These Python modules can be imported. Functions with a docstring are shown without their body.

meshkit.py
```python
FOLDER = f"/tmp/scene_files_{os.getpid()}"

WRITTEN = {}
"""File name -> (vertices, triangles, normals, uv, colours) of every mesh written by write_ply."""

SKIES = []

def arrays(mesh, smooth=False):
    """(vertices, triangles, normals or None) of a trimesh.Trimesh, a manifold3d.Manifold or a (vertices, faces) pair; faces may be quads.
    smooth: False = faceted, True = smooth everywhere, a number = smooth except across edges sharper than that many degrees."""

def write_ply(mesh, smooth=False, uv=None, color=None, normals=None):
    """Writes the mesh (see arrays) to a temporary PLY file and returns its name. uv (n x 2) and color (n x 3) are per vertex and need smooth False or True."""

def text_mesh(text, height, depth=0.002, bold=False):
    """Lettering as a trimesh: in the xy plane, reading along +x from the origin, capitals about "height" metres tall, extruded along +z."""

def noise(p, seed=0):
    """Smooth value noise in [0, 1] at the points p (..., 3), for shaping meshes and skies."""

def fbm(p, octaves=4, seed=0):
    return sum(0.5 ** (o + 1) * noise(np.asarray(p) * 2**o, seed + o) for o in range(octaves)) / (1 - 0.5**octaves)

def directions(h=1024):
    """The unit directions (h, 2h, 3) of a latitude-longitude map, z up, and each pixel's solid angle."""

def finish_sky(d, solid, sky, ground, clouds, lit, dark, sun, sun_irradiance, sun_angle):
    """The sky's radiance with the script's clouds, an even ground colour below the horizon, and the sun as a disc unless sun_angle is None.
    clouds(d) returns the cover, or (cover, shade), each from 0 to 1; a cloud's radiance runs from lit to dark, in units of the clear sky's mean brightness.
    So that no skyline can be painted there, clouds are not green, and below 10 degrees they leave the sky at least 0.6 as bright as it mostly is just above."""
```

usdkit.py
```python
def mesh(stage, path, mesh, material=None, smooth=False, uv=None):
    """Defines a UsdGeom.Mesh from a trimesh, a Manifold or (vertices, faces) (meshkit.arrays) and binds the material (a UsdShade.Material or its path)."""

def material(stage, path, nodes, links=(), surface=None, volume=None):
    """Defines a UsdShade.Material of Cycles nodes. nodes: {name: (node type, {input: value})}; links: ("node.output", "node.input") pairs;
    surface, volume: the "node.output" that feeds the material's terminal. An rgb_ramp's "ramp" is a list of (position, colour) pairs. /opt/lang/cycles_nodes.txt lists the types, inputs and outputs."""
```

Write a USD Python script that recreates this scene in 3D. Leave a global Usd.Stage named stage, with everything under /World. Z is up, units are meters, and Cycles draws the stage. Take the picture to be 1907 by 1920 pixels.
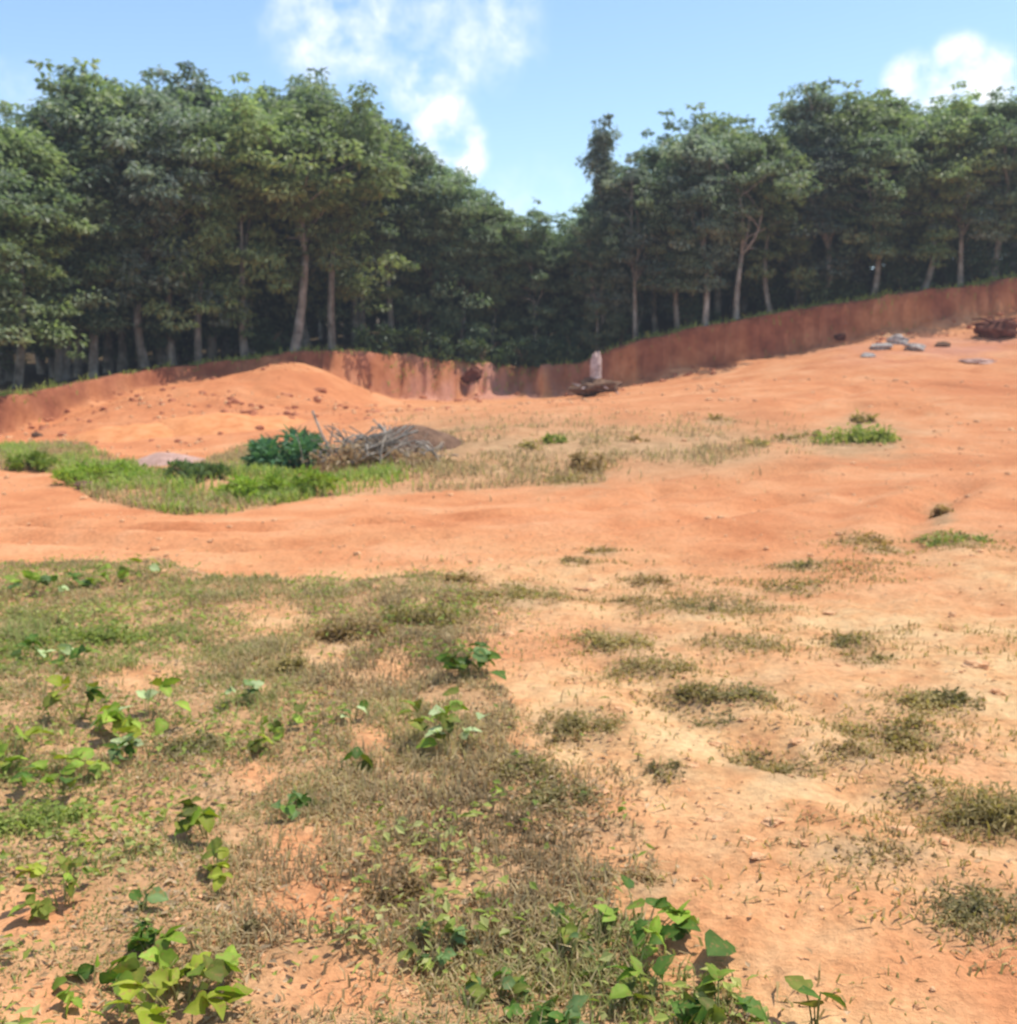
import math, random
import numpy as np, trimesh, usdkit, meshkit
from pxr import Usd, UsdGeom, UsdLux, UsdShade, Gf, Sdf, Vt
from scipy.interpolate import RBFInterpolator, PchipInterpolator

# ------------------------------------------------------------------ stage, camera, sky, sun, exposure
stage = Usd.Stage.CreateInMemory()
UsdGeom.SetStageUpAxis(stage, 'Z'); UsdGeom.SetStageMetersPerUnit(stage, 1.0)
world = UsdGeom.Xform.Define(stage, '/World'); stage.SetDefaultPrim(world.GetPrim())
UsdGeom.Scope.Define(stage, '/World/Looks')
W, H, F = 1907.0, 1920.0, 2060.0          # size of the photograph and its focal length in its own pixels
HORIZON = 700.0
PITCH = math.atan((H / 2 - HORIZON) / F)
EYE = np.array([0.0, 0.0, 1.6])
EXPOSURE = 0.38
HAZE = 0.0007
cam = UsdGeom.Camera.Define(stage, '/World/camera')
cam.CreateHorizontalApertureAttr(36.0); cam.CreateVerticalApertureAttr(36.0 * H / W)
cam.CreateFocalLengthAttr(36.0 * F / W)
cam.CreateExposureAttr(EXPOSURE)
cam.CreateFStopAttr(11.5); cam.CreateFocusDistanceAttr(1.05)
cam.CreateClippingRangeAttr(Gf.Vec2f(0.05, 5000))
UsdGeom.Xformable(cam).AddTranslateOp().Set(Gf.Vec3d(*EYE))
UsdGeom.Xformable(cam).AddRotateXOp().Set(90 - math.degrees(PITCH))

SUN_ELEV, SUN_ROT = math.radians(67), math.radians(76)
SUN = np.array([math.cos(SUN_ELEV) * math.sin(SUN_ROT), math.cos(SUN_ELEV) * math.cos(SUN_ROT), math.sin(SUN_ELEV)])
sun = UsdLux.DistantLight.Define(stage, '/World/sun')
sun.CreateIntensityAttr(1.2); sun.CreateAngleAttr(0.53); sun.CreateColorAttr(Gf.Vec3f(1.0, 0.95, 0.87))
sun.GetPrim().CreateAttribute('inputs:normalize', Sdf.ValueTypeNames.Bool).Set(True)
_z = Gf.Vec3d(*SUN); _x = Gf.Cross(Gf.Vec3d(0, 0, 1), _z).GetNormalized(); _y = Gf.Cross(_z, _x)
UsdGeom.Xformable(sun).AddTransformOp().Set(Gf.Matrix4d(_x[0], _x[1], _x[2], 0, _y[0], _y[1], _y[2], 0, _z[0], _z[1], _z[2], 0, 0, 0, 0, 1))


def ray(px, py):
    """The direction in the world through a point of the photograph, with y = 1."""
    a, b = (px - W / 2) / F, (H / 2 - py) / F
    d = np.array([a, math.cos(PITCH) + b * math.sin(PITCH), -math.sin(PITCH) + b * math.cos(PITCH)])
    return d / d[1]


def at(px, py, Y):
    return EYE + ray(px, py) * Y


def project(p):
    q = np.asarray(p, float) - EYE
    c = q[..., 1] * math.cos(PITCH) - q[..., 2] * math.sin(PITCH)
    u = q[..., 1] * math.sin(PITCH) + q[..., 2] * math.cos(PITCH)
    c = np.where(c > 0.05, c, 0.05)
    return W / 2 + F * q[..., 0] / c, H / 2 - F * u / c


# clouds: soft heaps round a few directions of the sky, broken up by noise
def skydir(az, el):
    az, el = math.radians(az), math.radians(el)
    return (math.cos(el) * math.sin(az), math.cos(el) * math.cos(az), math.sin(el))


def unit(v):
    return tuple(np.asarray(v) / np.linalg.norm(v))


CLOUDS = [(unit(ray(800, 165)), 1.7, 0.62), (unit(ray(855, 285)), 1.5, 0.82), (unit(ray(830, 225)), 1.5, 0.72), (unit(ray(750, 105)), 2.0, 0.42), (unit(ray(610, 55)), 2.8, 0.5), (unit(ray(700, 60)), 2.4, 0.48),
          (unit(ray(900, 45)), 3.0, 0.48), (unit(ray(1800, 120)), 1.3, 0.72), (unit(ray(1710, 150)), 1.2, 0.66), (unit(ray(1850, 155)), 1.5, 0.72), (unit(ray(1770, 160)), 1.3, 0.7),
          (unit(ray(360, 225)), 1.4, 0.7), (unit(ray(990, 390)), 2.6, 0.27), (unit(ray(30, 220)), 2.4, 0.30)]
_r = random.Random(5)
for _k in range(16):                       # the same kind of heaps go on round the rest of the sky
    _az = 45 + _k * 270 / 15 + _r.uniform(-6, 6)
    CLOUDS.append((skydir(_az, _r.uniform(10, 45)), _r.uniform(4, 9), _r.uniform(0.6, 1.0)))
nodes = {'tc': ('texture_coordinate', {}),
         'sky': ('sky_texture', {'sky_type': 'single_scattering', 'sun_disc': False, 'sun_elevation': SUN_ELEV, 'sun_rotation': SUN_ROT, 'air_density': 1.0, 'aerosol_density': 0.6, 'ozone_density': 1.6}),
         'tone': ('hsv', {'hue': 0.5, 'saturation': 1.08, 'value': 1.16}),
         'n1': ('noise_texture', {'scale': 34.0, 'detail': 8.0, 'roughness': 0.58, 'distortion': 0.15}),
         'n2': ('map_range', {'from_min': 0.28, 'from_max': 0.72, 'to_min': -0.8, 'to_max': 0.6}),
         'cover': ('map_range', {'range_type': 'smoothstep', 'from_min': 0.08, 'from_max': 1.05, 'clamp': True}),
         'mix': ('mix', {'color2': (6.3, 6.5, 6.8)}),
         'bg': ('background_shader', {'strength': 0.15})}
links = [('tc.generated', 'n1.vector'), ('n1.fac', 'n2.value'), ('sky.color', 'tone.color'), ('tone.color', 'mix.color1'), ('mix.color', 'bg.color')]
prev = None
for k, (d, rad, amp) in enumerate(CLOUDS):
    nodes[f'd{k}'] = ('vector_math', {'math_type': 'dot_product', 'vector2': d})
    nodes[f'm{k}'] = ('map_range', {'range_type': 'smoothstep', 'from_min': math.cos(math.radians(rad * 1.5)), 'from_max': math.cos(math.radians(rad * 0.1)), 'to_min': 0.0, 'to_max': amp, 'clamp': True})
    links += [('tc.generated', f'd{k}.vector1'), (f'd{k}.value', f'm{k}.value')]
    if prev:
        nodes[f'x{k}'] = ('math', {'math_type': 'maximum'})
        links += [(prev, f'x{k}.value1'), (f'm{k}.result', f'x{k}.value2')]
        prev = f'x{k}.value'
    else:
        prev = f'm{k}.result'
nodes['wob'] = ('math', {'math_type': 'multiply'})          # noise acts only inside the heaps
nodes['sum'] = ('math', {'math_type': 'add'})
links += [(prev, 'wob.value1'), ('n2.result', 'wob.value2'), ('wob.value', 'sum.value1'), (prev, 'sum.value2'), ('sum.value', 'cover.value'), ('cover.result', 'mix.fac')]
skymat = usdkit.material(stage, '/World/Looks/sky_with_clouds', nodes, links, surface='bg.background')
dome = UsdLux.DomeLight.Define(stage, '/World/sky')
UsdShade.MaterialBindingAPI.Apply(dome.GetPrim()).Bind(skymat)
dome.GetPrim().SetCustomDataByKey('kind', 'structure'); dome.GetPrim().SetCustomDataByKey('label', 'pale blue sky with white clouds'); dome.GetPrim().SetCustomDataByKey('category', 'sky')

# ------------------------------------------------------------------ helpers
used = {}


def numbered(name, parent='/World'):
    key = (str(parent), name); n = used.get(key, -1) + 1; used[key] = n
    return name if n == 0 else f'{name}_{n:03d}'


def tag(p, label=None, cat=None, group=None, kind=None):
    p = p.GetPrim() if hasattr(p, 'GetPrim') else p
    for k, v in (('label', label), ('category', cat), ('group', group), ('kind', kind)):
        if v: p.SetCustomDataByKey(k, v)
    return p


def thing(name, loc, label, cat, group=None, rotz=0.0, scale=None):
    x = UsdGeom.Xform.Define(stage, '/World/' + numbered(name))
    x.AddTranslateOp().Set(Gf.Vec3d(*map(float, loc)))
    if rotz: x.AddRotateZOp().Set(float(rotz))
    if scale is not None: x.AddScaleOp().Set(Gf.Vec3f(*map(float, scale)))
    return tag(x, label, cat, group)


def hash_tone(t):
    h = 2166136261
    for c in t.encode(): h = ((h ^ c) * 16777619) & 0xffffffff
    return (h >> 8) / 16777216.0


def obj(name, mesh, mat, parent=None, smooth=False, per=0, tone=None, **kw):
    par = str(parent.GetPath()) if parent is not None else '/World'
    m = usdkit.mesh(stage, par + '/' + numbered(name, par), mesh, mat, smooth=smooth)
    nv = len(m.GetPointsAttr().Get())
    if per and nv % per == 0:                              # every leaf or blade has a tone of its own
        k_ = np.random.default_rng(nv).uniform(0, 1, nv // per) if tone is None else tone
        primvar(m, 'tint', np.repeat(k_, per))
    else:
        primvar(m, 'tint', np.full(nv, hash_tone(par + name + str(used.get((par, name))))))
    return tag(m, **kw) if kw else m.GetPrim()


def primvar(m, name, values):
    UsdGeom.PrimvarsAPI(m).CreatePrimvar(name, Sdf.ValueTypeNames.FloatArray, 'vertex').Set(Vt.FloatArray.FromNumpy(np.asarray(values, np.float32)))


def fbm2(x, y, s, octaves=4, seed=0):
    p = np.stack([np.asarray(x, float) * s + 31.7, np.asarray(y, float) * s + 57.3, np.full(np.shape(x), 0.37 + seed)], -1)
    return meshkit.fbm(p, octaves, seed) - 0.5


def smooth01(t):
    t = np.clip(t, 0, 1); return t * t * (3 - 2 * t)


# ------------------------------------------------------------------ the lie of the land
# (column in the photograph, rows of the top and the foot of the cut bank, its distance)
BANK = [(-500, 770, 870, 29), (-200, 760, 850, 30), (0, 743, 822, 32), (100, 724, 790, 34), (200, 705, 752, 36), (300, 692, 730, 38), (450, 673, 708, 40), (580, 660, 694, 41),
        (650, 658, 728, 42), (720, 664, 748, 43), (800, 672, 754, 43.5), (900, 680, 750, 44), (1000, 684, 745, 44), (1080, 682, 740, 44), (1150, 656, 727, 43.5),
        (1300, 621, 702, 43), (1450, 592, 674, 43), (1600, 568, 642, 43), (1750, 548, 615, 43), (1880, 530, 595, 43), (2100, 500, 570, 43), (2500, 450, 520, 43)]
_pts = [(at(px, foot, Y), at(px, top, Y + 1.2), px) for px, top, foot, Y in BANK]
bx = np.array([a[0] for a, b, c in _pts])
bank_y = PchipInterpolator(bx, [a[1] for a, b, c in _pts]); bank_top = PchipInterpolator(bx, [b[2] for a, b, c in _pts])
bank_px = PchipInterpolator(bx, [c for a, b, c in _pts])
CONTROL = [(0, 960, 14), (0, 880, 20), (150, 935, 15), (350, 955, 14), (350, 880, 19.5), (300, 835, 26), (300, 738, 34.5), (120, 798, 31.5), (450, 710, 37), (470, 800, 29), (580, 800, 28), (580, 692, 38.5),
           (640, 740, 38), (600, 930, 15), (620, 860, 20), (700, 845, 23), (780, 790, 26), (900, 910, 16), (900, 808, 20), (1100, 900, 16.3), (1100, 810, 20), (900, 762, 35), (1080, 752, 35),
           (1300, 722, 37), (1300, 790, 22.5), (1300, 868, 17.2), (1500, 860, 17.5), (1600, 805, 21.5), (1600, 690, 36), (1600, 740, 28), (1880, 860, 17), (1880, 780, 22.5), (1880, 715, 33), (1880, 640, 40),
           (1600, 650, 41), (2200, 700, 33), (2200, 860, 17), (-300, 960, 14), (-300, 880, 20)]
cp = [at(*c) for c in CONTROL] + [a for a, b, c in _pts]
for X, Y in [(0, 2), (3, 3), (-3, 3), (2, 6), (-2, 6), (5, 8), (-5, 8), (0, 9), (3, 11), (-3, 11), (7, 11.5), (-7, 11), (0, 12.5), (15, 2), (-15, 2), (0, -12), (14, -12), (-14, -12)]:
    cp.append(np.array([X, Y, 0.02 * max(X, 0) - 0.012 * max(-X, 0)]))
cp = np.array(cp)
tps = RBFInterpolator(cp[:, :2], cp[:, 2], kernel='thin_plate_spline', smoothing=0.15)

RUTS = [[(1890, 1460), (1700, 1400), (1500, 1330), (1330, 1240), (1150, 1150), (1050, 1075)], [(1890, 1580), (1640, 1500), (1430, 1420), (1270, 1330), (1120, 1240)],  # shallow wheel tracks: rows of the photograph they pass through, as (column, row)
    [(1895, 1150), (1790, 1110), (1715, 1050), (1700, 1000), (1740, 950), (1800, 915)], [(1480, 940), (1250, 985), (1050, 1000), (800, 1010), (400, 1030), (0, 1010)],
    [(1500, 880), (1250, 925), (1000, 965), (700, 985), (300, 1000), (0, 985)], [(1895, 735), (1750, 725), (1620, 735), (1480, 760)], [(1895, 760), (1700, 765), (1600, 760)]]


def base_height(x, y):
    x, y = np.asarray(x, float), np.asarray(y, float)
    xc, yc = np.clip(x, -24, 24), np.clip(y, -15, 46)
    by = bank_y(np.clip(xc, bx[0], bx[-1]))
    yy = np.minimum(yc, by + 0.3)
    b = tps(np.stack([xc.ravel(), yy.ravel()], -1)).reshape(xc.shape)
    side = np.clip(np.abs(x) - 24, 0, None) * np.sign(x)
    return b + 0.02 * np.clip(side, -60, 60)


rut_world = None


def height(x, y, detail=True):
    x, y = np.asarray(x, float), np.asarray(y, float)
    b = base_height(x, y)
    xc = np.clip(x, bx[0], bx[-1])
    px = bank_px(xc)
    mid = np.exp(-((px - 880) / 190.0) ** 4)                       # the flatter, gullied stretch of the bank
    flute = fbm2(x, y * 0.15, 0.9, 3, 3) * (0.9 + 1.5 * mid) + fbm2(x, y * 0.1, 3.3, 2, 8) * (0.45 + 1.1 * mid)
    flute = flute + fbm2(x, y * 0.4, 7.0, 2, 9) * 0.28
    wide = 0.6 + 1.35 * mid
    s = smooth01((y - bank_y(xc) - flute - 0.1) / wide)
    back = np.clip(y - bank_y(xc) - wide, 0, 220)
    b = b + np.exp(-np.abs(y - bank_y(xc)) / 0.55) * (y < bank_y(xc) + 1) * np.clip(0.18 + 1.3 * fbm2(x, y, 0.8, 3, 191), 0, 0.6)
    floor_ = bank_top(xc) + fbm2(x, y * 0.3, 1.3, 3, 192) * 0.5 * np.exp(-back / 0.8) + 0.07 * back + 0.02 * (np.clip(x, -60, 60) - xc) + fbm2(x, y, 0.35, 3, 5) * 0.35 * smooth01(back / 2)
    r = np.hypot(x, y)
    far = smooth01((r - 9) / 14)
    n = fbm2(x, y, 0.35, 3, 1) * (0.10 + 0.22 * far) + fbm2(x, y, 1.6, 3, 2) * (0.05 + 0.07 * far)
    # lumps of the dumped clay on the left slope
    mnd = np.exp(-((x + 8.5) / 7.0) ** 4 - ((y - 33) / 5.5) ** 4)
    n = n + mnd * (0.42 * np.abs(fbm2(x, y, 0.75, 4, 141)) + 0.3 * fbm2(x, y * 1.3, 1.3, 3, 142) - 0.05)
    n = n + far * (0.075 * fbm2(x * 0.5 - y * 0.25, y + x * 0.45, 1.7, 3, 181) + 0.05 * np.abs(fbm2(x * 0.3 + y * 0.5, y - x * 0.3, 1.1, 3, 182)))
    if detail:
        near = 1 - smooth01((r - 8) / 8)
        n = n + (fbm2(x, y, 5, 4, 4) * 0.085 + np.abs(fbm2(x, y, 15, 2, 6)) * 0.05 * np.clip(0.6 + 2.5 * fbm2(x, y, 1.1, 2, 7), 0.15, 1.8)) * (0.5 + 0.5 * near)
        if rut_world is not None:
            for (a, c) in rut_world:
                ab = c - a; L = ab @ ab
                t = np.clip(((x - a[0]) * ab[0] + (y - a[1]) * ab[1]) / L, 0, 1)
                d = np.hypot(x - a[0] - t * ab[0], y - a[1] - t * ab[1])
                wd = 0.10 + 0.009 * a[1]
                dep = np.clip((r - 8) / 6, 0.2, 1)
                n = n - dep * 0.10 * np.exp(-(d / wd) ** 2) + dep * 0.05 * np.exp(-((d - 2.2 * wd) / wd) ** 2)
    # mound shoulders and the small terrace of debris
    return b * (1 - s) + floor_ * s + n * (1 - 0.3 * s)


_ys = np.concatenate([np.arange(1.5, 14, 0.02), np.arange(14, 62, 0.06)])


def ground(px, py):
    """Where the ray through (px, py) meets the ground."""
    d = ray(px, py)
    p = EYE + d * _ys[:, None]
    h = height(p[:, 0], p[:, 1])
    k = np.nonzero(p[:, 2] < h)[0]
    k = k[0] if len(k) else len(_ys) - 1
    q = p[k].copy(); q[2] = h[k]
    return q


def gz(x, y):
    return float(height(np.array([x]), np.array([y]))[0])


_rw = []
for line in RUTS:
    q = [ground(*p)[:2] for p in line]
    _rw += [(q[i], q[i + 1]) for i in range(len(q) - 1)]
rut_world = _rw


def inside(px, py, poly):
    poly = np.asarray(poly, float); r = np.zeros(np.shape(px), bool)
    j = len(poly) - 1
    for i in range(len(poly)):
        xi, yi, xj, yj = *poly[i], *poly[j]
        if yi != yj:
            r ^= ((yi > py) != (yj > py)) & (px < (xj - xi) * (py - yi) / (yj - yi) + xi)
        j = i
    return r


VERGE = [(-1200, 1062), (0, 1062), (180, 1048), (300, 1050), (420, 1085), (600, 1092), (760, 1085), (880, 1078), (905, 1150), (880, 1215), (955, 1290), (930, 1390), (1040, 1440), (1120, 1540),
         (1240, 1560), (1270, 1640), (1180, 1690), (1290, 1800), (1440, 1930), (1700, 2600), (-1400, 2600)]
BARE = [(515, 1165, 75, 42), (270, 1270, 90, 28), (620, 1210, 60, 30), (620, 1700, 160, 60), (650, 1850, 150, 60), (60, 1720, 110, 60), (90, 1880, 130, 60), (740, 1250, 50, 30), (560, 1590, 70, 40), (1150, 1600, 60, 45), (1260, 1810, 60, 50), (480, 1460, 50, 30), (700, 1385, 45, 30)]
BAND = [(-700, 846), (20, 832), (150, 832), (260, 880), (330, 890), (470, 828), (600, 868), (760, 856), (900, 872), (1130, 885), (1140, 905), (900, 918), (600, 934), (420, 966), (330, 966), (180, 940), (90, 885), (-700, 870)]


def verge_cover(x, y):
    """How much grass grows at a point of the ground, 0 to 1."""
    px, py = project(np.stack([x, y, height(x, y, False)], -1))
    w = (fbm2(x, y, 2.2, 3, 11) * 150 + fbm2(x, y, 0.8, 2, 13) * 130) * (py - 700) / 700
    inn = inside(px + w, py + w * 0.4, VERGE).astype(float)
    m = inn * (0.76 + 0.9 * fbm2(x, y, 1.7, 4, 12))
    for cx, cy, rx, ry in BARE:
        m *= 1 - 0.93 * np.exp(-(((px - cx) / rx) ** 2 + ((py - cy) / ry) ** 2) ** 1.5)
    for cx, cy, rx, ry in [(1010, 1500, 150, 110), (930, 1730, 190, 120), (780, 1560, 150, 90), (820, 1170, 140, 70), (180, 1200, 230, 60), (90, 1570, 140, 60)]:
        m = m + 0.55 * np.exp(-((px - cx) / rx) ** 2 - ((py - cy) / ry) ** 2) * (0.7 + 1.2 * fbm2(x, y, 2.5, 3, 14))
    return np.clip(m, 0, 1)


TUFTS = [  # column, row, width, height in photo pixels, tint, label
    (1605, 828, 130, 50, 'green', 'bright green grass clump alone on the orange slope at the right'),
    (1615, 790, 40, 26, 'olive', 'small olive tuft peeking above the bright green grass clump'),
    (1500, 822, 90, 14, 'olive', 'flat olive weed patch left of the bright green grass clump'),
    (1350, 790, 60, 12, 'brown', 'thin brown weed streak high on the middle slope'),
    (1195, 828, 40, 16, 'brown', 'small brown weed on the slope below the pale stump'),
    (1420, 836, 40, 14, 'olive', 'small olive weed between the middle slope and the green clump'),
    (1000, 838, 60, 20, 'olive', 'olive weed on the berm near the middle of the picture'),
    (1040, 828, 50, 26, 'green', 'faint green weed on the berm just right of its olive neighbour'),
    (1105, 880, 60, 50, 'brown', 'straggly brown weed on the berm front below the pale stump'),
    (1070, 902, 90, 14, 'olive', 'flat olive patch at the berm foot in the middle'),
    (1790, 1012, 90, 26, 'green', 'green and brown weed by the right edge on the open soil'),
    (1765, 965, 30, 34, 'brown', 'thin upright brown weed just above the green and brown one'),
    (1620, 1012, 70, 18, 'brown', 'brown flat weed left of the green and brown weed'),
    (1655, 1030, 50, 10, 'brown', 'small brown weed fragment beneath the flat brown weed'),
    (1500, 1062, 60, 14, 'dark', 'dark flat weed on open orange soil, upper one of two streaks'),
    (1485, 1104, 70, 14, 'olive', 'flat weed with pale soil behind it, lower one of two streaks'),
    (1330, 1138, 130, 18, 'dark', 'long dark weed streak on the pink soil in the middle right'),
    (1215, 1092, 60, 26, 'brown', 'brown weed with a taller back, upper of a pair near the middle'),
    (1195, 1126, 50, 16, 'brown', 'brown weed, lower of a pair near the middle'),
    (965, 1118, 130, 34, 'olive', 'wide dark olive tuft at the right end of the grassy verge'),
    (870, 1090, 60, 26, 'brown', 'brown tuft at the verge edge left of the wide dark olive one'),
    (1080, 1052, 40, 12, 'brown', 'tiny brown tuft at the near edge of the orange track'),
    (1125, 1035, 40, 12, 'brown', 'tiny brown tuft a step beyond its twin near the track edge'),
    (1150, 1206, 100, 40, 'olive', 'slanting olive weed on pink soil right of centre'),
    (1215, 1250, 110, 34, 'olive', 'spreading olive weed just below the slanting one'),
    (1395, 1206, 110, 12, 'olive', 'thin weed line on the pale soil at the middle right'),
    (1590, 1205, 60, 26, 'dark', 'dark round weed on pale orange soil at the right'),
    (1625, 1238, 60, 16, 'olive', 'olive weed just below the dark round one'),
    (1290, 1312, 80, 44, 'olive', 'upright olive green weed with brown base in the right middle ground'),
    (1390, 1305, 90, 46, 'dark', 'grey brown weed right of the upright olive green one'),
    (1335, 1358, 70, 14, 'dark', 'dark low weed beneath the grey brown one'),
    (1080, 1362, 110, 54, 'olive', 'round olive bush of weeds on pink soil right of the olive creeper'),
    (1060, 1392, 60, 14, 'brown', 'brown dead stems under the round olive bush of weeds'),
    (1795, 1320, 60, 46, 'dark', 'dark brown upright weed near the right edge'),
    (1735, 1322, 80, 44, 'olive', 'olive weed left of the dark brown upright one near the right edge'),
    (1680, 1385, 130, 50, 'olive', 'large spreading olive weed in the right foreground'),
    (1600, 1410, 70, 26, 'brown', 'brown weed at the left side of the large spreading olive weed'),
    (1250, 1448, 44, 24, 'dark', 'dark little weed among pale clods'),
    (1410, 1430, 60, 28, 'olive', 'olive weed among pale clods, right of the dark little one'),
    (1480, 1450, 70, 32, 'olive', 'leaning olive weed at the right of the clods'),
    (1850, 1535, 160, 80, 'olive', 'big olive grass tussock cut by the right edge'),
    (1720, 1490, 110, 26, 'olive', 'low olive weed trailing left from the big tussock at the right edge'),
    (1835, 1715, 130, 80, 'dark', 'grey green tussock at the right edge above bare orange soil'),
    (1640, 1600, 150, 10, 'brown', 'thin brown creeping stem across the sandy soil at the right'),
    (1040, 1500, 120, 60, 'dark', 'dark olive grass mass at the right rim of the grassy area'),
    (985, 1445, 100, 50, 'olive', 'olive tussock below the pale leaf creeper at the grass rim'),
    (1215, 1655, 44, 40, 'brown', 'dark brown dry sprig just above the glossy green creeper'),
    (470, 1750, 22, 36, 'dark', 'dark brown stub standing alone on sandy soil at the bottom left'),
    (950, 1770, 110, 40, 'brown', 'grey brown dead tuft in the bottom middle'),
    (80, 1545, 150, 60, 'green', 'soft pale green grass tuft at the left edge below the creeping clump'),
    (730, 1690, 120, 50, 'brown', 'dead greyish stems lying across the sand in the bottom middle'),
    (350, 1410, 110, 46, 'dark', 'dark grey patch of dead stems between the left foreground clumps'),
    (180, 1200, 190, 40, 'green', 'soft grey green grass swathe near the left edge above the two pale leaf weeds'),
    (540, 1260, 60, 60, 'olive', 'upright olive grass tuft beside the bare hump in the verge'),
    (800, 1165, 150, 60, 'olive', 'olive dry grass stand at the right side of the verge'),
    (660, 1190, 110, 56, 'brown', 'brown grass stand right of the bare hump in the verge'),
]

# ------------------------------------------------------------------ materials
def mat(name, nodes, links, surface='p.BSDF'):
    return usdkit.material(stage, '/World/Looks/' + name, nodes, links, surface=surface)


def leafmat(name, cols, trans=0.3, rough=0.5, vary=0.25, tcol=None, spec=0.3, spots=0.0):
    """Leaf surface: tone varies from leaf to leaf and from plant to plant; lets some light through."""
    ramp = [(i / (len(cols) - 1), c) for i, c in enumerate(cols)]
    return mat(name, {
        'g': ('geometry', {}), 'ti': ('attribute', {'attribute': 'tint'}), 'oi': ('object_info', {}), 'r': ('rgb_ramp', {'ramp': ramp}),
        'v': ('map_range', {'to_min': 1 - vary, 'to_max': 1 + vary}), 'n': ('noise_texture', {'scale': 9.0, 'detail': 3.0}), 'nv': ('map_range', {'from_min': 0.3, 'from_max': 0.7, 'to_min': 0.75, 'to_max': 1.2}),
        'm': ('math', {'math_type': 'multiply'}), 'h': ('hsv', {}), 'sn': ('noise_texture', {'scale': 70.0, 'detail': 4.0}), 'sr': ('map_range', {'from_min': 0.56, 'from_max': 0.68, 'to_min': 0.0, 'to_max': spots, 'clamp': True}), 'sm': ('mix', {'color2': (0.30, 0.19, 0.06)}),
        'p': ('principled_bsdf', {'roughness': rough, 'specular_ior_level': spec}), 't': ('translucent_bsdf', {}), 'tb': ('mix', {'mix_type': 'multiply', 'fac': 1.0, 'color2': tcol or (1.15, 1.25, 0.55)}),
        'mx': ('mix_closure', {'fac': trans})},
        [('ti.fac', 'r.fac'), ('oi.random', 'v.value'), ('g.position', 'n.vector'), ('n.fac', 'nv.value'), ('v.result', 'm.value1'), ('nv.result', 'm.value2'), ('m.value', 'h.value'), ('g.position', 'sn.vector'), ('sn.fac', 'sr.value'), ('sr.result', 'sm.fac'), ('r.color', 'sm.color1'), ('sm.color', 'h.color'),
         ('h.color', 'p.base_color'), ('h.color', 'tb.color1'), ('tb.color', 't.color'), ('p.BSDF', 'mx.closure1'), ('t.BSDF', 'mx.closure2')], surface='mx.closure')


def rough_mat(name, c1, c2, scale=6.0, bump=0.3, dist=0.02, rough=0.95, c3=None):
    ramp = [(0.3, c1), (0.7, c2)] if c3 is None else [(0.28, c1), (0.5, c2), (0.72, c3)]
    return mat(name, {'g': ('geometry', {}), 'n': ('noise_texture', {'scale': scale, 'detail': 7.0, 'roughness': 0.62}), 'r': ('rgb_ramp', {'ramp': ramp}),
                      'n2': ('noise_texture', {'scale': scale * 4, 'detail': 5.0}), 'b': ('bump', {'strength': bump, 'distance': dist}), 'p': ('principled_bsdf', {'roughness': rough, 'specular_ior_level': 0.15})},
               [('g.position', 'n.vector'), ('n.fac', 'r.fac'), ('r.color', 'p.base_color'), ('g.position', 'n2.vector'), ('n2.fac', 'b.height'), ('b.normal', 'p.normal')])


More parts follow.
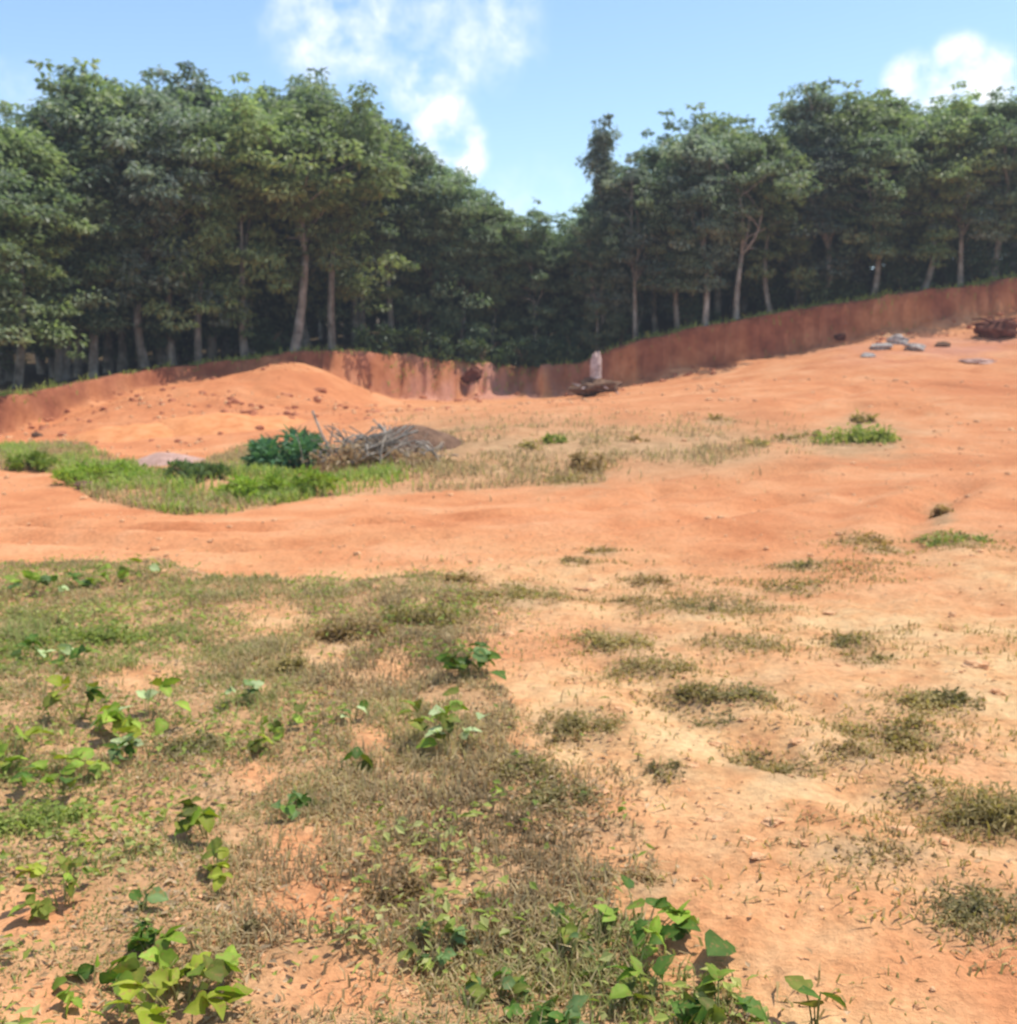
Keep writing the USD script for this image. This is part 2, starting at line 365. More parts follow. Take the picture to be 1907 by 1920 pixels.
CLAY, CLAY2, CLAYR = (0.585, 0.25, 0.108), (0.65, 0.33, 0.162), (0.46, 0.166, 0.066)
SAND, SAND2 = (0.69, 0.47, 0.235), (0.61, 0.34, 0.15)
soil = mat('laterite_soil', {
    'g': ('geometry', {}),
    'a_s': ('attribute', {'attribute': 'sand'}), 'a_r': ('attribute', {'attribute': 'red'}), 'a_l': ('attribute', {'attribute': 'litter'}), 'a_d': ('attribute', {'attribute': 'dry'}),
    'n1': ('noise_texture', {'scale': 0.7, 'detail': 8.0, 'roughness': 0.68}), 'r1': ('rgb_ramp', {'ramp': [(0.32, CLAYR), (0.5, CLAY), (0.68, CLAY2)]}),
    'n2': ('noise_texture', {'scale': 3.2, 'detail': 7.0, 'roughness': 0.66}), 'r2': ('rgb_ramp', {'ramp': [(0.3, (0.43, 0.20, 0.09)), (0.43, SAND2), (0.60, SAND)]}),
    'n3': ('noise_texture', {'scale': 26.0, 'detail': 6.0, 'roughness': 0.7}), 'v3': ('map_range', {'from_min': 0.3, 'from_max': 0.7, 'to_min': 0.72, 'to_max': 1.16}),
    'n4': ('noise_texture', {'scale': 1.4, 'detail': 8.0, 'roughness': 0.7}), 'r4': ('rgb_ramp', {'ramp': [(0.3, (0.19, 0.060, 0.034)), (0.5, (0.31, 0.105, 0.056)), (0.7, (0.45, 0.17, 0.085))]}),
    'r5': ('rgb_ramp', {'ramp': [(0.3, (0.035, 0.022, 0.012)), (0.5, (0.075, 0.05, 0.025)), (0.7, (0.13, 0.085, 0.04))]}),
    'r6': ('rgb_ramp', {'ramp': [(0.3, (0.30, 0.195, 0.095)), (0.5, (0.42, 0.265, 0.135)), (0.72, (0.56, 0.37, 0.20))]}),
    'm1': ('mix', {}), 'm2': ('mix', {}), 'm3': ('mix', {}), 'm4': ('mix', {}), 'a_o': ('attribute', {'attribute': 'ochre'}), 'm5': ('mix', {'color2': (0.52, 0.195, 0.082)}), 'a_w': ('attribute', {'attribute': 'wash'}), 'm6': ('mix', {'color2': (0.50, 0.235, 0.165)}), 'h': ('hsv', {}),
    'b1': ('bump', {'strength': 0.7, 'distance': 0.02}), 'b2': ('bump', {'strength': 0.7, 'distance': 0.10}),
    'p': ('principled_bsdf', {'roughness': 0.97, 'specular_ior_level': 0.1, 'diffuse_roughness': 0.5})},
    [('g.position', f'n{k}.vector') for k in (1, 2, 3, 4)] + [
        ('n1.fac', 'r1.fac'), ('n2.fac', 'r2.fac'), ('n4.fac', 'r4.fac'), ('n2.fac', 'r5.fac'), ('n2.fac', 'r6.fac'), ('n3.fac', 'v3.value'),
        ('a_s.fac', 'm1.fac'), ('r1.color', 'm1.color1'), ('r2.color', 'm1.color2'), ('a_d.fac', 'm4.fac'), ('m1.color', 'm5.color1'), ('a_o.fac', 'm5.fac'), ('m5.color', 'm4.color1'), ('r6.color', 'm4.color2'),
        ('a_r.fac', 'm2.fac'), ('m4.color', 'm2.color1'), ('r4.color', 'm2.color2'),
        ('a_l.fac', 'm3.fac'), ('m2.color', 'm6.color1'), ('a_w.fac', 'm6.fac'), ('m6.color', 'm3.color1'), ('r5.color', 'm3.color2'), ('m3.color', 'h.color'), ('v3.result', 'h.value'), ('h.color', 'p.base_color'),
        ('n4.fac', 'b2.height'), ('b2.normal', 'b1.normal'), ('n3.fac', 'b1.height'), ('b1.normal', 'p.normal')])
bark = rough_mat('pale_bark', (0.09, 0.075, 0.06), (0.21, 0.185, 0.15), 3.0, 0.5, 0.02, c3=(0.34, 0.31, 0.26))
bark_dark = rough_mat('grey_bark', (0.06, 0.052, 0.042), (0.14, 0.125, 0.10), 3.0, 0.5, 0.02, c3=(0.25, 0.225, 0.19))
TREE_GREENS = [[(0.095, 0.14, 0.075), (0.15, 0.205, 0.11), (0.215, 0.27, 0.145), (0.32, 0.36, 0.20)],
               [(0.105, 0.145, 0.105), (0.175, 0.22, 0.16), (0.255, 0.30, 0.22), (0.38, 0.41, 0.31)],
               [(0.12, 0.16, 0.07), (0.195, 0.245, 0.10), (0.265, 0.32, 0.13), (0.35, 0.385, 0.17)]]
treeleaf = [leafmat('tree_leaves_' + n, c, 0.5, 0.5, 0.3, (1.0, 1.15, 0.75), 0.6) for n, c in zip(('green', 'bluish', 'yellowish'), TREE_GREENS)]

# ------------------------------------------------------------------ ground: one sheet, finer near the camera and at the bank
th_in = np.radians(np.linspace(-31, 31, 470))
th = np.concatenate([np.radians(np.linspace(-180, -31, 60))[:-1], th_in, np.radians(np.linspace(31, 180, 60))[1:-1]])
rr = [0.6]
while rr[-1] < 600:
    r_ = rr[-1]
    rr.append(r_ + (0.03 if r_ < 3 else 0.011 * r_ if r_ < 26 else 0.20 if r_ < 33 else 0.13 if r_ < 52 else 0.05 * r_))
rr = np.array(rr)
T, R = np.meshgrid(th, rr, indexing='ij')
GX, GY = R * np.sin(T), R * np.cos(T)
GZ = height(GX, GY)
GZ = np.where(R > 120, GZ - 0.0 * R, GZ)
nt, nr = T.shape
V = np.stack([GX, GY, GZ], -1).reshape(-1, 3)
idx = np.arange(nt * nr).reshape(nt, nr)
a = idx; b = np.roll(idx, -1, 0)
quads = np.stack([a[:, :-1], a[:, 1:], b[:, 1:], b[:, :-1]], -1).reshape(-1, 4)
centre = len(V); V = np.vstack([V, [0, 0, gz(0, 0.01)]])
tri = np.vstack([quads[:, [0, 2, 1]], quads[:, [0, 3, 2]], np.stack([a[:, 0], b[:, 0], np.full(nt, centre)], -1)])
fn = np.cross(V[tri[:, 1]] - V[tri[:, 0]], V[tri[:, 2]] - V[tri[:, 0]])
tri[fn[:, 2] < 0] = tri[fn[:, 2] < 0][:, ::-1]
gm = obj('ground', (V, tri), soil, smooth=True, label='bare orange laterite ground rising to a cut bank under the forest', cat='ground', kind='structure')
x, y = V[:, 0], V[:, 1]
PX, PY = project(V)
front = y > 0.5
xb = np.clip(x, bx[0], bx[-1]); by = bank_y(xb)
mid = np.exp(-((bank_px(xb) - 870) / 200.0) ** 4)
red = smooth01((y - by + 0.5 + 2.4 * fbm2(x, y, 0.9, 4, 91)) / 1.3) * (0.95 - 0.42 * mid)
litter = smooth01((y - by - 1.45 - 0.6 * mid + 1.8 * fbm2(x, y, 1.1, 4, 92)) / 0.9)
roadish = smooth01((1090 + 60 * fbm2(x, y, 0.6, 3, 21) - PY) / 120) * front
right_sand = smooth01((PX - 900) / 250) * smooth01((PY - 1080) / 160)
sand = np.clip((1 - roadish) * (0.42 + 2.0 * fbm2(x, y, 0.6, 3, 22)) + right_sand * (0.3 + 2.4 * fbm2(x, y, 1.0, 4, 23)), 0, 1) * 0.9
vc = verge_cover(x, y) * front
band = inside(PX, PY, BAND) * (y > 10) * (y < 30)
dry = np.clip(0.75 * np.minimum(1, vc * 1.3) + 0.5 * band, 0, 1)
berm = np.exp(-((PY - 838) / 52.0) ** 2) * smooth01((PX - 720) / 80) * smooth01((1620 - PX) / 330) * (y > 12)
dry = np.clip(dry + 1.15 * berm * (0.8 + fbm2(x, y, 1.2, 3, 9)), 0, 0.9)
MOUND = [(-200, 900), (-50, 825), (60, 795), (200, 742), (300, 726), (560, 690), (640, 700), (700, 745), (690, 790), (560, 815), (450, 825), (300, 850), (100, 845)]
wv = fbm2(x, y, 0.8, 3, 81)
ochre = inside(PX + 90 * wv, PY + 50 * wv, MOUND) * (y > 20) * (y < by + 0.3) * np.clip(0.6 + 2.0 * fbm2(x, y, 0.7, 4, 84), 0.1, 1) + 0.75 * np.clip(roadish * 2.8 * fbm2(x * 0.4, y * 1.7, 0.6, 5, 82), 0, 1) * (y < by)
ochre = ochre + 0.8 * np.exp(-((PX - 1830) / 150) ** 2 - ((PY - 722) / 22) ** 2) * (y > 20)
face = smooth01((y - by + 1.2) / 0.6) * (1 - litter)
wash = np.clip(face * mid * (0.42 + 3.2 * fbm2(x, 0.7 * V[:, 2], 2.3, 4, 83)), 0, 0.8)
for (tx, ty, tw, th_, tt_, tl) in TUFTS:
    if ty > 770:
        k_ = np.nonzero(front & (np.abs(PX - tx) < 2.2 * tw) & (np.abs(PY - ty) < 2.0 * max(th_, tw * 0.22)))[0]
        dry[k_] = np.maximum(dry[k_], np.clip(1.25 * np.exp(-((PX[k_] - tx) / (0.8 * tw)) ** 2 - ((PY[k_] - ty) / (0.75 * max(th_, 0.22 * tw))) ** 2) + 1.3 * fbm2(x[k_], y[k_], 3.0, 3, 131) - 0.1, 0, 0.85))
wash = np.clip(wash + (y > 20) * 0.85 * np.exp(-((PX - 1760) / 190) ** 2 - ((PY - 655 + 0.06 * (PX - 1700)) / 26) ** 2) * np.clip(0.5 + 2.4 * fbm2(x, y, 0.9, 4, 171), 0, 1), 0, 0.85)
for nm, val in (('ochre', np.clip(ochre, 0, 1)), ('wash', wash), ('sand', sand), ('red', red), ('litter', litter), ('dry', dry)):
    primvar(gm, nm, val)


# ------------------------------------------------------------------ mesh builders
def tube(points, radii, sides=7):
    P = np.asarray(points, float); n = len(P)
    t = np.gradient(P, axis=0); t /= np.linalg.norm(t, axis=1, keepdims=True) + 1e-9
    ref = np.where(np.abs(t[:, 2:3]) < 0.9, [[0, 0, 1.0]], [[1.0, 0, 0]])
    u = np.cross(t, ref); u /= np.linalg.norm(u, axis=1, keepdims=True); w = np.cross(t, u)
    an = np.linspace(0, 2 * np.pi, sides, endpoint=False)
    ring = P[:, None] + np.asarray(radii)[:, None, None] * (np.cos(an)[None, :, None] * u[:, None] + np.sin(an)[None, :, None] * w[:, None])
    v = ring.reshape(-1, 3); f = []
    i, j = np.meshgrid(np.arange(n - 1), np.arange(sides), indexing='ij')
    p00, p01, p10, p11 = i * sides + j, i * sides + (j + 1) % sides, (i + 1) * sides + j, (i + 1) * sides + (j + 1) % sides
    f = np.concatenate([np.stack([p00, p01, p11], -1).reshape(-1, 3), np.stack([p00, p11, p10], -1).reshape(-1, 3)])
    caps = [(0, k + 1, k) for k in range(1, sides - 1)] + [((n - 1) * sides, (n - 1) * sides + k, (n - 1) * sides + k + 1) for k in range(1, sides - 1)]
    return v, np.vstack([f, caps])


def join(parts):
    vs, fs, n = [], [], 0
    for v, f in parts:
        vs.append(v); fs.append(np.asarray(f) + n); n += len(v)
    return np.vstack(vs), np.vstack(fs)


def leaf_cards(pos, d, up, length, width):
    """One folded, pointed leaf (4 triangles' worth of two quads cut to diamonds) per row."""
    d = d / np.linalg.norm(d, axis=1, keepdims=True)
    s = np.cross(d, up); s /= np.linalg.norm(s, axis=1, keepdims=True) + 1e-9
    n = np.cross(s, d)
    L, Wd = length[:, None], width[:, None]
    v = np.stack([pos, pos + d * L * 0.45 + s * Wd * 0.5 + n * Wd * 0.16, pos + d * L - n * L * 0.12, pos + d * L * 0.45 - s * Wd * 0.5 + n * Wd * 0.16], 1)
    k = np.arange(len(pos))[:, None] * 4
    f = np.concatenate([k + [[0, 1, 2]], k + [[0, 2, 3]]])
    return v.reshape(-1, 3), f


def blades(rng, base, h, w, lean, azim=None):
    n = len(base)
    az = rng.uniform(0, 2 * np.pi, n) if azim is None else azim
    d = np.stack([np.cos(az), np.sin(az), np.zeros(n)], -1)
    s = np.stack([-np.sin(az), np.cos(az), np.zeros(n)], -1)
    tw = rng.uniform(-0.9, 0.9, n)[:, None]; s = s * np.cos(tw) + d * np.sin(tw)
    up = np.array([0, 0, 1.0]); h = h[:, None]; w = w[:, None]; ln = lean[:, None]
    m = base + up * h * 0.55 * np.sqrt(np.clip(1 - (ln * 0.5) ** 2, 0.1, 1)) + d * h * 0.5 * ln * 0.45
    t = base + up * h * np.clip(1 - ln ** 2 * 0.62, 0.1, 1) + d * h * ln * 0.95
    v = np.stack([base - s * w * 0.5, base + s * w * 0.5, m - s * w * 0.42, m + s * w * 0.42, t], 1).reshape(-1, 3)
    k = np.arange(n)[:, None] * 5
    return v, np.concatenate([k + [[0, 1, 3]], k + [[0, 3, 2]], k + [[2, 3, 4]]])


def rock(seed, size, jag=0.35, sub=2):
    m = trimesh.creation.icosphere(sub); v = np.array(m.vertices)
    rng = np.random.default_rng(seed)
    for _ in range(7):                                   # cut facets, then roughen
        n = rng.normal(size=3); n /= np.linalg.norm(n); c = rng.uniform(0.55, 0.9)
        e = v @ n - c; v = v - np.clip(e, 0, None)[:, None] * n
    v *= 1 + jag * (meshkit.fbm(v * 1.9 + seed * 3.1, 3, seed) - 0.5)[:, None]
    return v * np.asarray(size), np.array(m.faces)


# ------------------------------------------------------------------ trees
def grow(seed, crown_low=0.34, radius=2.1, shape='round', nclump=90, per=85, fork=True):
    """A tree 10 m tall: (trunk mesh, crown mesh)."""
    rng = np.random.default_rng(seed)
    parts, tips = [], []
    bend = rng.normal(size=2) * 0.25
    def path(a, b, n=7, sag=0.12):
        t = np.linspace(0, 1, n)[:, None]; p = a + (b - a) * t
        p += np.sin(t * np.pi) * rng.normal(size=3) * np.linalg.norm(b - a) * sag * 0.5
        return p
    fk = rng.uniform(0.30, 0.42) * 10 if fork else 6.0
    top = np.array([bend[0], bend[1], fk])
    tr = path(np.array([0, 0, -0.4]), top, 8, 0.06)
    parts.append(tube(tr, np.linspace(0.20, 0.125, 8) * np.concatenate([[1.3, 1.08], np.ones(6)]), 9))
    n_l = 3 if fork else 1
    a0 = rng.uniform(0, 6.28)
    for k in range(n_l):
        a = a0 + k * 6.28 / n_l + rng.normal() * 0.3
        rad = radius * rng.uniform(0.25, 0.5)
        end = np.array([math.cos(a) * rad, math.sin(a) * rad, rng.uniform(8.2, 9.4)])
        limb = path(top, end, 8, 0.14); parts.append(tube(limb, np.linspace(0.10, 0.025, 8), 6))
        for j in range(7):
            q = limb[rng.integers(1, 7)]
            aa = a + rng.normal() * 1.1; rr_ = radius * rng.uniform(0.5, 0.95)
            e = np.array([q[0] * 0.4 + math.cos(aa) * rr_, q[1] * 0.4 + math.sin(aa) * rr_, q[2] + rng.uniform(0.2, 1.5)])
            br = path(q, e, 5, 0.2); parts.append(tube(br, np.linspace(0.045, 0.012, 5), 5)); tips.append(e)
        tips.append(end)
    lo, hi = crown_low * 10, 10.0
    C = []
    while len(C) < nclump:
        z = rng.uniform(0, 1) ** 0.85
        if shape == 'round': prof = (0.55 + 0.75 * z) * math.sqrt(max(0.02, 1 - max(0, (z - 0.42) / 0.58) ** 2.0)) 
        elif shape == 'tall': prof = 0.8 * math.sqrt(max(0.02, 1 - (abs(z - 0.4) / 0.62) ** 2))
        else: prof = (1.05 - z) * 0.95 + 0.1
        prof *= 1 + 0.35 * math.sin(3 * z * 6.28 / 2 + seed)
        a = rng.uniform(0, 6.28); rad = radius * prof * (rng.uniform(0.15, 1) ** 0.5) * (1 + 0.28 * math.sin(2 * a + seed * 1.7) + 0.18 * math.sin(5 * a + z * 9 + seed))
        if rad < 0.3 * radius and z < 0.6 and rng.random() < 0.6: continue
        C.append((math.cos(a) * rad + bend[0] * z, math.sin(a) * rad + bend[1] * z, lo + (hi - lo) * z * 0.97))
    C += [tuple(t) for t in tips]
    main = len(C)
    for _ in range(16):                                  # stray sprays that break the outline
        c = C[rng.integers(0, main)]; q = np.array([c[0], c[1], (c[2] - 6.0) * 0.6]); q = q / (np.linalg.norm(q) + 1e-6)
        C.append(tuple(np.array(c) + q * rng.uniform(0.4, 0.95) + [0, 0, 0.15]))
    C = np.array(C)
    P, D, U, L, Wd, TN = [], [], [], [], [], []
    for ci, c in enumerate(C):
        s = rng.uniform(0.36, 0.9) if ci < main else rng.uniform(0.16, 0.34)
        m = int(per * rng.uniform(0.6, 1.4) * (1.0 if ci < main else 0.35))
        q = rng.normal(size=(m, 3)); q /= np.linalg.norm(q, axis=1, keepdims=True)
        q[:, 2] = np.where(q[:, 2] < 0, q[:, 2] * 0.35, q[:, 2])          # a domed spray, hollow beneath
        rad = rng.uniform(0.55, 1.08, m)[:, None]
        P.append(c + q * [1, 1, 0.62] * rad * s)
        D.append(q * [1, 1, 0.1] + rng.normal(size=(m, 3)) * 0.35 + [0, 0, -0.30])
        U.append(np.array([0, 0, 0.8]) + q * 0.8 + rng.normal(size=(m, 3)) * 0.3)
        L.append(rng.uniform(0.20, 0.36, m)); Wd.append(rng.uniform(0.10, 0.17, m))
        TN.append(np.clip(rng.uniform(0, 1) * 0.65 + rng.uniform(-0.1, 0.45, m), 0, 1))
    crown = leaf_cards(np.vstack(P), np.vstack(D), np.vstack(U), np.concatenate(L), np.concatenate(Wd))
    k = 10.0 / np.percentile(crown[0][:, 2], 99.6)
    tv, tf = join(parts)
    return (tv * [1, 1, k], tf), (crown[0] * [1, 1, k], crown[1]), np.concatenate(TN)


KINDS = {}


def kind(name, g, leaf, brk, crown_mat_seed=None):
    c = stage.CreateClassPrim('/World/' + name)
    tr, cr, tn = g
    obj('trunk', tr, brk, c, smooth=True); obj('crown', cr, leaf, c, per=4, tone=tn, kind='stuff')
    KINDS[name] = c
    return c


kind('round_tree_kind', grow(1, 0.22, 2.3), treeleaf[0], bark_dark)
kind('broad_tree_kind', grow(2, 0.26, 2.7, nclump=105), treeleaf[1], bark_dark)
kind('pale_tree_kind', grow(3, 0.42, 2.8, nclump=88), treeleaf[2], bark)
kind('tall_tree_kind', grow(4, 0.20, 2.0, 'tall', 90), treeleaf[1], bark)
kind('pointed_tree_kind', grow(5, 0.16, 1.5, 'cone', 90, 75, False), treeleaf[1], bark_dark)
kind('low_tree_kind', grow(6, 0.06, 2.6, 'round', 120), treeleaf[0], bark_dark)
kind('open_tree_kind', grow(7, 0.24, 2.4, 'round', 75, 80), treeleaf[2], bark_dark)
kind('bushy_tree_kind', grow(8, 0.14, 2.2, 'tall', 100, 85), treeleaf[2], bark_dark)
kind('spreading_tree_kind', grow(9, 0.40, 2.9, 'round', 70, 90), treeleaf[0], bark)
kind('ragged_tree_kind', grow(12, 0.18, 1.9, 'cone', 60, 90), treeleaf[1], bark)


def copy_of(kindname, name, loc, rotz, scale, label, cat, group=None):
    p = thing(name, loc, label, cat, group, rotz, scale)
    p.GetReferences().AddInternalReference(KINDS[kindname].GetPath()); p.SetInstanceable(True)
    return p


SKY_X = [-900, -300, 0, 60, 120, 140, 200, 270, 395, 450, 560, 640, 700, 745, 780, 830, 900, 950, 1020, 1065, 1085, 1120, 1150, 1185, 1220, 1330, 1400, 1440, 1480, 1550, 1590, 1680, 1740, 1850, 1900, 2300, 3000]
SKY_Y = [240, 230, 222, 212, 170, 128, 142, 140, 134, 165, 155, 165, 195, 215, 275, 318, 362, 385, 408, 425, 320, 226, 275, 300, 262, 212, 216, 240, 176, 190, 170, 165, 190, 170, 160, 130, 120]


def skyline(px):
    return float(np.interp(px, SKY_X, SKY_Y))


rt = random.Random(11)


def tree(kindname, px, depth, label, top=None, wide=1.0, group=None, rot=None, name='rubber_tree'):
    """A tree whose foot stands behind the bank's top edge at column px, depth metres into the forest."""
    Y = float(bank_y(np.clip(ray(px, 700)[0] * 42, bx[0], bx[-1]))) + 1.6 + depth
    X = ray(px, 650)[0] * Y
    Y = float(bank_y(np.clip(X, bx[0], bx[-1]))) + 1.6 + depth
    X = ray(px, 650)[0] * Y
    z = gz(X, Y) - 0.05
    t = skyline(px) if top is None else top
    hz = at(px, t, Y)[2] - z
    hz = max(hz, 4.0)
    s = hz / 10.0
    copy_of(kindname, name, (X, Y, z), rt.uniform(0, 360) if rot is None else rot, (wide * (0.45 + 0.55 * s), wide * (0.45 + 0.55 * s), s), label, 'tree', group)
    return X, Y


EDGE = [  # column of the foot, depth into the forest, kind, row of the top (or None: the skyline), width, label
    (-70, 0.6, 'round_tree_kind', 250, 1.0, 'leafy rubber tree cut by the left edge of the picture'),
    (25, 1.2, 'bushy_tree_kind', 232, 0.9, 'green tree nearest the left edge with a low crown over the bank'),
    (105, 0.5, 'round_tree_kind', 262, 0.85, 'tree with a thin grey trunk, second from the left edge'),
    (170, 0.1, 'tall_tree_kind', 200, 0.95, 'tall tree with a bare pale trunk rising right from the bank, far left'),
    (142, 4.2, 'pointed_tree_kind', 124, 0.8, 'slim tree whose tip stands up alone highest on the left skyline'),
    (225, 3.0, 'open_tree_kind', 140, 0.95, 'tall tree with an airy bluish crown on the left skyline'),
    (275, 0.9, 'broad_tree_kind', 170, 0.9, 'broad dark tree above the left end of the orange mound'),
    (325, 2.8, 'ragged_tree_kind', 142, 0.9, 'tall tree behind the bright gap of sky in the left crowns'),
    (372, 0.4, 'bushy_tree_kind', 210, 0.85, 'tree with a grey trunk between the broad dark tree and the forked pale tree'),
    (398, 3.2, 'pointed_tree_kind', 128, 0.9, 'slim tree with a small spike of leaves on the left skyline above the mound'),
    (460, 0.7, 'open_tree_kind', 175, 0.9, 'tree with a thin dark trunk just left of the forked pale tree'),
    (548, 0.1, 'pale_tree_kind', 158, 1.05, 'big forked tree with a thick pale trunk above the orange mound'),
    (580, 3.5, 'broad_tree_kind', 152, 1.0, 'yellow green tree top directly behind the forked pale tree'),
    (624, 0.3, 'open_tree_kind', 172, 0.9, 'tree with a straight grey trunk just right of the forked pale tree'),
    (690, 1.6, 'bushy_tree_kind', 200, 0.95, 'rounded olive tree at the right shoulder of the left tree mass'),
    (735, 0.6, 'spreading_tree_kind', 232, 0.85, 'dark tree where the left skyline starts to drop toward the gap'),
    (800, 1.0, 'low_tree_kind', 305, 0.85, 'low crowned tree on the falling slope of the left skyline'),
    (862, 0.5, 'low_tree_kind', 352, 0.8, 'low bushy tree above the red hollow in the gullied bank'),
    (930, 0.8, 'bushy_tree_kind', 385, 0.8, 'short round tree hanging over the gullied bank near the gap'),
    (1000, 1.2, 'low_tree_kind', 398, 0.75, 'short tree just left of the lowest dip in the skyline'),
    (1062, 1.4, 'low_tree_kind', 420, 0.75, 'shortest tree standing in the lowest dip of the skyline'),
    (1132, 0.9, 'pointed_tree_kind', 224, 0.62, 'narrow pointed tree standing at the right side of the sky gap'),
    (1120, 0.2, 'low_tree_kind', 400, 0.5, 'small dark tree at the foot of the narrow pointed tree'),
    (1192, 0.5, 'ragged_tree_kind', 290, 0.75, 'slender tree directly right of the narrow pointed tree'),
    (1232, 2.2, 'round_tree_kind', 256, 0.85, 'dark tree whose top makes a step right of the pointed tree'),
    (1272, 0.6, 'round_tree_kind', 290, 0.8, 'tree with a thin grey trunk above the left part of the dark red bank'),
    (1320, 0.1, 'tall_tree_kind', 246, 0.8, 'tree with the palest thin trunk above the dark red bank'),
    (1340, 3.0, 'open_tree_kind', 208, 0.95, 'rounded tree top left of the middle of the right skyline'),
    (1380, 0.4, 'spreading_tree_kind', 255, 0.85, 'tree with a thick grey trunk above the middle of the dark red bank'),
    (1448, 0.5, 'bushy_tree_kind', 250, 0.8, 'tree with a straight trunk beneath the notch in the right skyline'),
    (1496, 2.6, 'tall_tree_kind', 166, 0.95, 'bluish tree standing tallest in the middle of the right tree mass'),
    (1540, 0.8, 'ragged_tree_kind', 235, 0.9, 'dark tree in front of the tallest bluish tree on the right'),
    (1600, 2.4, 'open_tree_kind', 170, 0.95, 'tree top left of the white cloud on the right skyline'),
    (1632, 0.2, 'round_tree_kind', 240, 0.9, 'dark trunked tree above the grey stones on the right bank'),
    (1690, 2.8, 'pale_tree_kind', 160, 1.0, 'yellowish lit tree against the white cloud on the right'),
    (1722, 0.5, 'bushy_tree_kind', 225, 0.9, 'tree with a thin trunk just right of the grey stones'),
    (1770, 2.0, 'open_tree_kind', 182, 0.9, 'tree beneath the white cloud near the right edge'),
    (1795, 0.4, 'ragged_tree_kind', 215, 0.85, 'second tree in from the right edge along the bank'),
    (1858, 0.6, 'round_tree_kind', 168, 1.0, 'dark tree nearest the right edge above the reddish brown root ball'),
    (1960, 1.0, 'broad_tree_kind', 165, 1.0, 'tall tree cut by the right edge of the picture'),
]
for px, dep, kn, top, wd, lab in EDGE:
    if 680 < px < 1075: dep += 2.3
    tree(kn, px, dep, lab, top, wd)
DEEP = ['round_tree_kind', 'broad_tree_kind', 'low_tree_kind', 'tall_tree_kind', 'round_tree_kind', 'low_tree_kind']
for row, dep in enumerate((5.2, 8.6, 12.5, 17)):
    px = -110 + row * 37
    while px < 2010:
        t = max(skyline(px + q_) for q_ in (-75, -35, 0, 35, 75)) + rt.uniform(10, 45) + row * 9
        tree(DEEP[rt.randrange(len(DEEP))], px, dep + rt.uniform(-1, 1), 'rubber tree deep in the shade behind the front row of the plantation', min(t, 520), 1.05, 'rubber trees deep in the plantation')
        px += rt.uniform(80, 125)

# the forest beyond reads as one mass
pts, sc, qt, pk = [], [], [], []
for row in range(9):
    Y0 = 66 + row * 4.2
    X = -62.0
    while X < 66:
        xx_, yy_ = X + rt.uniform(-1, 1), Y0 + rt.uniform(-1.5, 1.5)
        z_ = gz(xx_, yy_)
        pxx_ = W / 2 + F * xx_ / yy_
        top_ = max(skyline(pxx_ + q_) for q_ in (-60, -30, 0, 30, 60)) + 40 + row * 6
        s_ = min(1.5, max(0.35, (at(pxx_, top_, yy_)[2] - z_) / 10.0))
        pts.append((xx_, yy_, z_ - 0.1)); sc.append((s_ * 1.15, s_ * 1.15, s_)); a_ = rt.uniform(0, math.pi); qt.append((math.cos(a_), 0, 0, math.sin(a_))); pk.append(rt.randrange(2))
        X += rt.uniform(3.0, 4.4)
pi = UsdGeom.PointInstancer.Define(stage, '/World/far_forest')
kinds_of = []
for kn in ('low_tree_kind', 'round_tree_kind'):
    p_ = UsdGeom.Xform.Define(stage, f'/World/far_forest/{kn}_model'); p_.GetPrim().GetReferences().AddInternalReference(KINDS[kn].GetPath()); kinds_of.append(p_.GetPath())
pi.CreatePrototypesRel().SetTargets(kinds_of)
pi.CreateProtoIndicesAttr(pk); pi.CreatePositionsAttr([Gf.Vec3f(*map(float, p)) for p in pts]); pi.CreateScalesAttr([Gf.Vec3f(*map(float, p)) for p in sc]); pi.CreateOrientationsAttr([Gf.Quath(*map(float, q)) for q in qt])
tag(pi, 'dark forest mass filling the view between the trunks of the plantation', 'forest', None, 'stuff')

# ------------------------------------------------------------------ undergrowth at the forest edge
def bush_mesh(seed, w, h, n, leaf=0.16, up=0.25):
    rng = np.random.default_rng(seed)
    nc = max(8, n // 60); P, D, U, L, Wd = [], [], [], [], []
    for _ in range(nc):
        a = rng.uniform(0, 6.28); r = rng.uniform(0, 1) ** 0.5; z = rng.uniform(0.1, 1) * math.sqrt(max(0.1, 1 - r * r * 0.8))
        c = np.array([math.cos(a) * r * w / 2, math.sin(a) * r * w / 2, z * h * 0.85]); m = n // nc
        q = rng.normal(size=(m, 3)); q /= np.linalg.norm(q, axis=1, keepdims=True); q *= rng.uniform(0.2, 1, m)[:, None]
        P.append(c + q * [w * 0.16, w * 0.16, h * 0.16]); D.append(q + rng.normal(size=(m, 3)) * 0.4 + [0, 0, up]); U.append(np.array([0, 0, 1.0]) + rng.normal(size=(m, 3)) * 0.4)
        L.append(rng.uniform(0.7, 1.25, m) * leaf); Wd.append(rng.uniform(0.32, 0.52, m) * leaf)
    P = np.vstack(P); P[:, 2] = np.maximum(P[:, 2], 0.02)
    return leaf_cards(P, np.vstack(D), np.vstack(U), np.concatenate(L), np.concatenate(Wd))


def twigs(seed, w, h, n=6, r=0.012):
    rng = np.random.default_rng(seed); parts = []
    for k in range(n):
        a = k * 6.28 / n + rng.normal() * 0.3; e = np.array([math.cos(a) * w * 0.36, math.sin(a) * w * 0.36, h * rng.uniform(0.55, 0.85)])
        t = np.linspace(0, 1, 5)[:, None]; p = e * t; p[:, 2] = e[2] * np.sqrt(t[:, 0]) - 0.05 * (1 - t[:, 0])
        parts.append(tube(p, np.linspace(r, r * 0.35, 5), 5))
    return join(parts)


